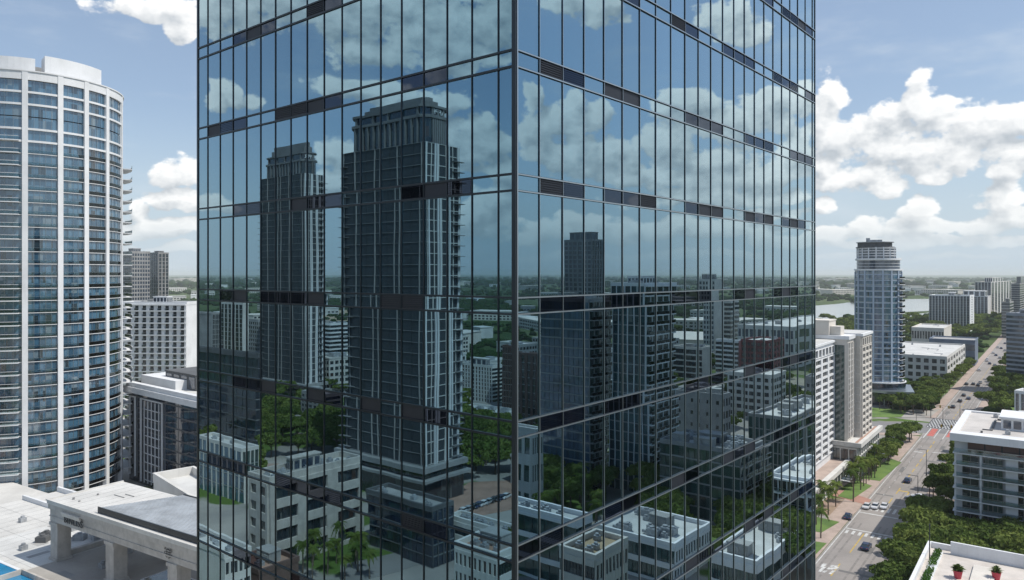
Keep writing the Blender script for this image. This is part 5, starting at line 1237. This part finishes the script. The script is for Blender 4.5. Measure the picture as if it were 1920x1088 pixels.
while cnt < 90 and tries < 5000:
    tries += 1; zone = rg.choice([(-118, -66, 'left'), (46, 92, 'right')]); az_ = R(rg.uniform(zone[0], zone[1])); d_ = 150 * (4.2 ** rg.random()); x, y = d_ * math.sin(az_), d_ * math.cos(az_)
    me, rad = MIDM[rg.randrange(6)]
    vx = (x - RO[0]) * RV[0] + (y - RO[1]) * RV[1]
    if near_view(x, y, 330) or blocked(x, y, rad + 3) or -30 < vx < 45 or any(math.hypot(x - a, y - b) < rad + c + 6 for a, b, c in mids): continue
    # keep the mirrored yard and parks open
    if any(math.hypot(x - G(a, b, s_)[0], y - G(a, b, s_)[1]) < 26 for a, b, s_ in ((900, 945, 'L'), (905, 860, 'L'), (560, 830, 'L'), (1050, 920, 'R'), (1240, 960, 'R'), (1430, 1010, 'R'))): continue
    mids.append((x, y, rad)); FOOT.append(((x - rad * .8, y - rad * .8), (1, 0), (0, 1), rad * 1.6, rad * 1.6))
    tag(link('low_building', me, None, (x, y, 0), math.atan2(dR[1], dR[0]) + rg.choice([0, math.pi / 2])), 'small flat-roofed building among the trees mirrored in the %s glass face' % zone[2], 'building', 'low buildings mirrored in the %s face' % zone[2]); cnt += 1
k = 0
while k < 420:
    az_ = R(rg.choice([rg.uniform(-118, -66), rg.uniform(46, 92)])); d_ = 120 * (4.5 ** rg.random()); x, y = d_ * math.sin(az_), d_ * math.cos(az_); vx = (x - RO[0]) * RV[0] + (y - RO[1]) * RV[1]; k += 1
    if near_view(x, y, 235) or blocked(x, y, 2.5) or -8 < vx < 25 or math.hypot(x - G(900, 945, 'L')[0], y - G(900, 945, 'L')[1]) < 22: continue
    REQ.append((5.0, len(REQ), rg.randrange(3), x, y, rg.uniform(.7, 1.25), '', '', rg.random() * 6.28))
REQ.sort()
for r_ in [q for q in REQ if q[2] < 3][:290] + [q for q in REQ if q[2] >= 3]: plant_tree(*r_[2:])
rest = [q for q in REQ if q[2] < 3][290:]
Vs = []; nv = 0
for r_ in rest:
    me = BROAD[r_[2]][0]; n_ = len(me.vertices); co = np.empty(n_ * 3, dtype=np.float32); me.vertices.foreach_get('co', co); co = co.reshape(-1, 4, 3)[::3].copy()
    ce = co.mean(1, keepdims=True); co = ce + (co - ce) * 1.6; co = co.reshape(-1, 3) * r_[5]
    c_, s_ = math.cos(r_[8]), math.sin(r_[8]); V_ = np.stack([co[:, 0] * c_ - co[:, 1] * s_ + r_[3], co[:, 0] * s_ + co[:, 1] * c_ + r_[4], co[:, 2]], 1); Vs.append(V_)
if Vs:
    V_ = np.concatenate(Vs); me = bpy.data.meshes.new('tree_mass'); nf_ = len(V_) // 4; me.vertices.add(len(V_)); me.vertices.foreach_set('co', V_.ravel())
    me.loops.add(len(V_)); me.loops.foreach_set('vertex_index', np.arange(len(V_), dtype=np.int32)); me.polygons.add(nf_); me.polygons.foreach_set('loop_start', np.arange(nf_, dtype=np.int32) * 4)
    me.update(calc_edges=True); me.materials.append(leafA); tag(link('background_trees', me), 'farther green trees filling the gaps between the buildings', 'trees', None, 'stuff')
# hedge by the round tower base
hd = MB(); q0 = G(22, 972, 'D', 9); 
hb_ = crown_mesh(26, 3.0, 1.2, 2600, .22, 9, .6); 
for i, (px, py) in enumerate([(40, 976), (66, 972), (84, 968)]):
    x, y = G(px, py, 'D', 10.0); o = link('shrub', hb_, None, (x, y, 9.2)); tag(o, ['left one of three green shrubs at the foot of the round condo', 'middle one of three green shrubs at the foot of the round condo', 'right one of three green shrubs at the foot of the round condo'][i], 'shrub', 'shrubs at the round tower foot')
_t = tag(MB().box(-40, -9, 0, 34, 9, 9.3).box(-40, -9, 9.3, 34, -8.5, 10.2).build('planting_terrace', offwhite, None, (G(30, 985, 'D', 9)[0] - 4, G(30, 985, 'D', 9)[1] + 12, 0), math.atan2(-.533, .846)), 'raised pale terrace wall between the podium deck and the round condo', 'terrace')

# distant woodland: one mass of low tree clumps
def woods():
    g = np.random.default_rng(5)
    ph = (1 + 5 ** .5) / 2
    iv = np.array([(-1, ph, 0), (1, ph, 0), (-1, -ph, 0), (1, -ph, 0), (0, -1, ph), (0, 1, ph), (0, -1, -ph), (0, 1, -ph), (ph, 0, -1), (ph, 0, 1), (-ph, 0, -1), (-ph, 0, 1)]) / 1.9
    it = np.array([(0,11,5),(0,5,1),(0,1,7),(0,7,10),(0,10,11),(1,5,9),(5,11,4),(11,10,2),(10,7,6),(7,1,8),(3,9,4),(3,4,2),(3,2,6),(3,6,8),(3,8,9),(4,9,5),(2,4,11),(6,2,10),(8,6,7),(9,8,1)])
    lakes = [[G(a, b) for a, b in L_] for L_ in ([(1490, 600), (1530, 606), (1600, 598), (1622, 590), (1640, 566), (1532, 571), (1490, 573)], [(1640, 590), (1775, 580), (1775, 558), (1640, 560)], [(1650, 608), (1765, 594), (1745, 584), (1650, 590)])]
    def inside(x, y, poly):
        c = False; j = len(poly) - 1
        for i in range(len(poly)):
            if (poly[i][1] > y) != (poly[j][1] > y) and x < (poly[j][0] - poly[i][0]) * (y - poly[i][1]) / (poly[j][1] - poly[i][1]) + poly[i][0]: c = not c
            j = i
        return c
    P = []
    for n, r0, r1, s0, s1 in ((6500, 430, 1300, 3.0, 5.5), (7500, 1200, 4200, 6, 12), (4500, 4000, 12000, 14, 32)):
        k = 0; tr = 0
        while k < n and tr < n * 4:
            tr += 1
            az_ = R(g.choice([g.uniform(-40, -10), g.uniform(13, 40), g.uniform(-116, -66), g.uniform(46, 92)], p=[.15, .25, .3, .3])); d = r0 * (r1 / r0) ** g.random()
            x, y = d * math.sin(az_), d * math.cos(az_)
            if math.sin(x * .006 + 1.3) * math.sin(y * .0047) + .5 * math.sin(x * .017 + y * .013) < -.35: continue
            if d < 1400 and blocked(x, y, 6): continue
            u = (x - RO[0]) * RU[0] + (y - RO[1]) * RU[1]; v = (x - RO[0]) * RV[0] + (y - RO[1]) * RV[1]
            if -6 < v < 20 and u < 1500: continue
            if any(inside(x, y, L_) for L_ in lakes): continue
            s = g.uniform(s0, s1); P.append((x, y, s)); k += 1
    P = np.array(P); n = len(P)
    V = iv[None] * (1 + g.normal(size=(n, 12, 1)) * .16); V = V * P[:, 2][:, None, None] * np.array([1, 1, .62]); V[..., 0] += P[:, 0][:, None]; V[..., 1] += P[:, 1][:, None]; V[..., 2] += (P[:, 2] * .35)[:, None]
    T = (it[None] + (np.arange(n) * 12)[:, None, None]).reshape(-1)
    me = bpy.data.meshes.new('distant_woods'); me.vertices.add(n * 12); me.vertices.foreach_set('co', V.ravel()); me.loops.add(len(T)); me.loops.foreach_set('vertex_index', T.astype(np.int32))
    me.polygons.add(n * 20); me.polygons.foreach_set('loop_start', np.arange(n * 20, dtype=np.int32) * 3); me.update(calc_edges=True); me.materials.append(leafF)
    tag(link('distant_woods', me), 'distant dark green woodland stretching to the horizon', 'woodland', None, 'stuff')
woods()
# small far buildings among the woods
fb = []
for k in range(4):
    w, d_, h_ = [(30, 16, 7), (46, 26, 9), (18, 14, 10), (80, 30, 11)][k]; m_ = MB().box(-w / 2, -d_ / 2, 0, w / 2, d_ / 2, h_).box(-w / 2 - .5, -d_ / 2 - .5, h_, w / 2 + .5, d_ / 2 + .5, h_ + .6)
    for q in range(int(w / 5)):
        for zz in range(int(h_ / 3.4)): m_.box(-w / 2 + 1 + q * 5, -d_ / 2 - .1, 1 + zz * 3.4, -w / 2 + 4 + q * 5, -d_ / 2, 2.8 + zz * 3.4, 1); m_.box(-w / 2 + 1 + q * 5, d_ / 2, 1 + zz * 3.4, -w / 2 + 4 + q * 5, d_ / 2 + .1, 2.8 + zz * 3.4, 1)
    fb.append(m_.data('far_building', [[white, offwhite, roofw, beige][k], gdark]))
rg = random.Random(21); cnt = 0; tries = 0
while cnt < 230 and tries < 6000:
    tries += 1; zone = rg.choice([(-34, -23, 'left of the glass tower'), (21, 36, 'right of the glass tower'), (21, 36, 'right of the glass tower'), (-104, -76, 'mirrored in the left face'), (56, 82, 'mirrored in the right face')])
    az_ = R(rg.uniform(zone[0], zone[1])); d_ = 620 * (12 ** rg.random()); x, y = d_ * math.sin(az_), d_ * math.cos(az_)
    if blocked(x, y, 35): continue
    v = (x - RO[0]) * RV[0] + (y - RO[1]) * RV[1]
    if -30 < v < 45: continue
    if 20 < math.degrees(az_) < 31 and 600 < d_ < 2600: continue
    o = link('far_building', fb[rg.randrange(4)], None, (x, y, 0), rg.uniform(0, 3.14)); s = 1 + d_ / 5000; o.scale = (s, s, s)
    tag(o, 'tiny pale building in the far woodland ' + zone[2], 'building', 'far buildings ' + zone[2]); cnt += 1

# ================================================================== vehicles
def carbody(col):
    m = pbr('car_paint_' + ('%02d%02d%02d' % tuple(int(c * 99) for c in col)), col, .25, metal=.2, var=.02); return m
def car_meshes():
    b = MB(); prof = [(-2.3, .35), (-2.35, .75), (-2.2, .95), (-1.3, 1.02), (1.0, 1.0), (2.1, .85), (2.3, .6), (2.28, .35)]
    n = len(b.v); 
    for y, i_ in ((-.92, 0), (.92, 0)): b.v += [(x, y, z) for x, z in prof]
    k = len(prof)
    for i in range(k): j = (i + 1) % k; b.f.append((n + i, n + j, n + k + j, n + k + i)); b.m.append(0)
    b.f.append(tuple(range(n + k - 1, n - 1, -1))); b.m.append(0); b.f.append(tuple(range(n + k, n + 2 * k))); b.m.append(0)
    r_ = MB().prism([(-1.25, -.7), (.45, -.7), (.45, .7), (-1.25, .7)], 1.42, 1.47)
    g = MB(); lo = [(-1.95, -.85, 1.0), (1.15, -.85, 1.0), (1.15, .85, 1.0), (-1.95, .85, 1.0)]; hi = [(-1.3, -.72, 1.43), (.5, -.72, 1.43), (.5, .72, 1.43), (-1.3, .72, 1.43)]
    g.v = lo + hi; 
    for q in ((0, 1, 5, 4), (1, 2, 6, 5), (2, 3, 7, 6), (3, 0, 4, 7), (4, 5, 6, 7)): g.f.append(q); g.m.append(0)
    w = MB(); ns = 12
    for y0_, y1_ in ((-.11, .11),):
        w.v = [(.33 * math.cos(6.283 * i / ns), y0_, .33 + .33 * math.sin(6.283 * i / ns)) for i in range(ns)] + [(.33 * math.cos(6.283 * i / ns), y1_, .33 + .33 * math.sin(6.283 * i / ns)) for i in range(ns)]
        for i in range(ns): j = (i + 1) % ns; w.f.append((i, j, ns + j, ns + i)); w.m.append(0)
        w.f.append(tuple(range(ns - 1, -1, -1))); w.f.append(tuple(range(ns, 2 * ns))); w.m += [0, 0]
    return b, r_, g, w
cb_, cr_, cg_, cw_ = car_meshes()
rim = MB().box(-.16, -.125, .17, .16, .125, .49).data('rim', steel); wheel = cw_.data('wheel', blackm); cgl = cg_.data('window', gdark); lamp = MB().box(0, -.2, 0, .05, .2, .14).data('headlight', white); tail = MB().box(0, -.2, 0, .05, .2, .12).data('tail_light', redpaint)
pv_ = {}
def car(x, y, ang, col, label, group, s=1.0):
    key = col
    if key not in pv_: m = carbody(col); pv_[key] = (cb_.data('body', m), cr_.data('roof', m))
    rt = bpy.data.objects.new('parked_car' if 'parked' in label else 'car', None); COL.objects.link(rt); rt.location = (x, y, .03); rt.rotation_euler = (0, 0, ang); rt.scale = (s, s, s)
    tag(rt, label, 'car', group)
    link('body', pv_[key][0], rt); link('roof', pv_[key][1], rt); link('window', cgl, rt)
    for wx in (-1.45, 1.4):
        for wy in (-.84, .84): link('rim', rim, link('wheel', wheel, rt, (wx, wy, 0)))
    for wy in (-.6, .6): link('headlight', lamp, rt, (2.27, wy, .62)); link('tail_light', tail, rt, (-2.36, wy, .7))
W_, K_, N_, S_ = (.75, .75, .76), (.03, .035, .04), (.035, .06, .13), (.40, .42, .44)
for px, py, col, lab in [(1625, 953, W_, 'white and dark car waiting at the crosswalk, left of the three'), (1641, 953, W_, 'white car waiting at the crosswalk, middle of the three'), (1658, 953, W_, 'white car waiting at the crosswalk, right of the three'),
        (1624, 1029, N_, 'dark blue car driving alone near the bottom of the road'), (1702, 904, N_, 'dark car driving alone between the crosswalk and the shaded road'),
        (1787, 765, K_, 'black car just beyond the patterned crosswalk'), (1800, 754, K_, 'small dark car on the far road, second after the patterned crosswalk'), (1816, 749, N_, 'blue car on the right lanes of the far road'), (1807, 743, K_, 'small dark car in the middle of the far road'),
        (1812, 722, K_, 'black car leftmost in the row waiting far up the road'), (1825, 722, K_, 'black car second in the row waiting far up the road'), (1834, 724, K_, 'black car third in the row waiting far up the road'), (1838, 719, S_, 'silver car behind the row waiting far up the road'), (1851, 675, W_, 'white car at the bend of the far kerb')]:
    x, y = G(px, py); car(x, y, RANG + (math.pi if px < 1700 and py < 960 else 0), col, lab, 'cars on the boulevard', .95 if 1610 < px < 1665 and py < 960 else 1.05)
x, y = G(1590, 972); car(x, y, RANG + .1, N_, 'dark blue car parked beside the red driveway', 'cars on the boulevard')
for i in range(16):
    t_ = 440 + i * 17 + (i % 3) * 4; x, y = road(t_, [2, 5.2, 9, 12][(i * 7) % 4]); car(x, y, RANG, [W_, K_, S_, N_][i % 4], 'tiny car in the distant traffic near the top of the road', 'cars in the distant traffic', 1.1)
for i, (px, py, col) in enumerate([(1722, 935, W_), (1712, 938, S_)]):
    x, y = G(px, py); car(x, y, RANG + 1.4, col, ['white car parked in the shade below the street trees', 'silver car parked in the shade below the street trees'][i], 'cars parked by the apartments')
for i in range(9):
    x, y = G(868 + i * 10, 962 - i * 3.4, 'L'); car(x, y, 0.7, [W_, S_, K_, N_][i % 4], 'car parked on the mirrored brown yard', 'cars parked on the mirrored yard')
# lamp posts along the boulevard
lp = MB().cyl(0, 0, 0, .5, .28, .2, 8).cyl(0, 0, .5, 9, .12, .07, 8).data('post', darkmetal); la = MB().box(-.04, -.04, 8.8, 2.6, .04, 8.92).data('arm', darkmetal); lh = MB().box(2.3, -.16, 8.72, 3.1, .16, 8.86).data('lamp_head', steel)
for i, (px, py) in enumerate([(1721, 948), (1737, 892), (1640, 897), (1768, 800), (1800, 790), (1718, 812), (1660, 862)]):
    x, y = G(px, py); rt = bpy.data.objects.new('street_lamp', None); COL.objects.link(rt); rt.location = (x, y, 0); rt.rotation_euler = (0, 0, RANG + (math.pi / 2 if px in (1721, 1737, 1768, 1800) else -math.pi / 2))
    tag(rt, ['dark street lamp by the shaded parked cars', 'dark street lamp behind the shaded lamp, before the crossing', 'street lamp on the kerbside lawn below the hotel', 'street lamp at the near right corner of the crossing', 'street lamp right of the crossing against the trees', 'street lamp at the left corner of the crossing', 'street lamp among the palms of the left pavement'][i], 'street lamp', 'street lamps along the boulevard')
    link('post', lp, rt); link('arm', la, rt); link('lamp_head', lh, rt)

sg = MB().cyl(0, 0, 0, 6.6, .16, .11, 8).data('post', darkmetal); sa = MB().box(0, -.07, 6.3, 8.5, .07, 6.45).data('arm', darkmetal)
sh = MB().box(-.18, -.2, 0, .18, .2, 1.1).box(-.3, -.32, -.1, -.18, .32, 1.2).data('signal_head', pbr('signal_yellow', (.45, .30, .04), .5))
for i, (t_, o_, an) in enumerate([(222, -2, 0), (170, 15.8, math.pi)]):
    x, y = road(t_, o_); rt = bpy.data.objects.new('traffic_signal', None); COL.objects.link(rt); rt.location = (x, y, 0); rt.rotation_euler = (0, 0, RANG - math.pi / 2 + an)
    tag(rt, ['traffic signal arm at the far left corner of the crossing', 'traffic signal arm at the near right corner of the crossing'][i], 'traffic light', 'signals at the crossing')
    link('post', sg, rt); link('arm', sa, rt)
    for d_ in (4.0, 7.6): link('signal_head', sh, rt, (d_, 0, 5.4), math.pi / 2)

# ================================================================== haze
def haze():
    m = bpy.data.materials.new('haze_air'); m.use_nodes = True; t = m.node_tree; t.nodes.clear()
    v = node(t, 'ShaderNodeVolumePrincipled'); v.inputs['Color'].default_value = (.96, .98, 1.0, 1); v.inputs['Density'].default_value = HAZE; v.inputs['Anisotropy'].default_value = 0.0
    o = node(t, 'ShaderNodeOutputMaterial'); t.links.new(v.outputs[0], o.inputs['Volume'])
    b = MB().cyl(0, 0, -1.5, 150, 46000, 46000, 64); b.f.append(tuple(range(63, -1, -1))); b.m.append(0)
    tag(b.build('haze', m), 'pale humid haze over the far plain', 'haze', None, 'stuff')
HAZE = 6e-5
haze()
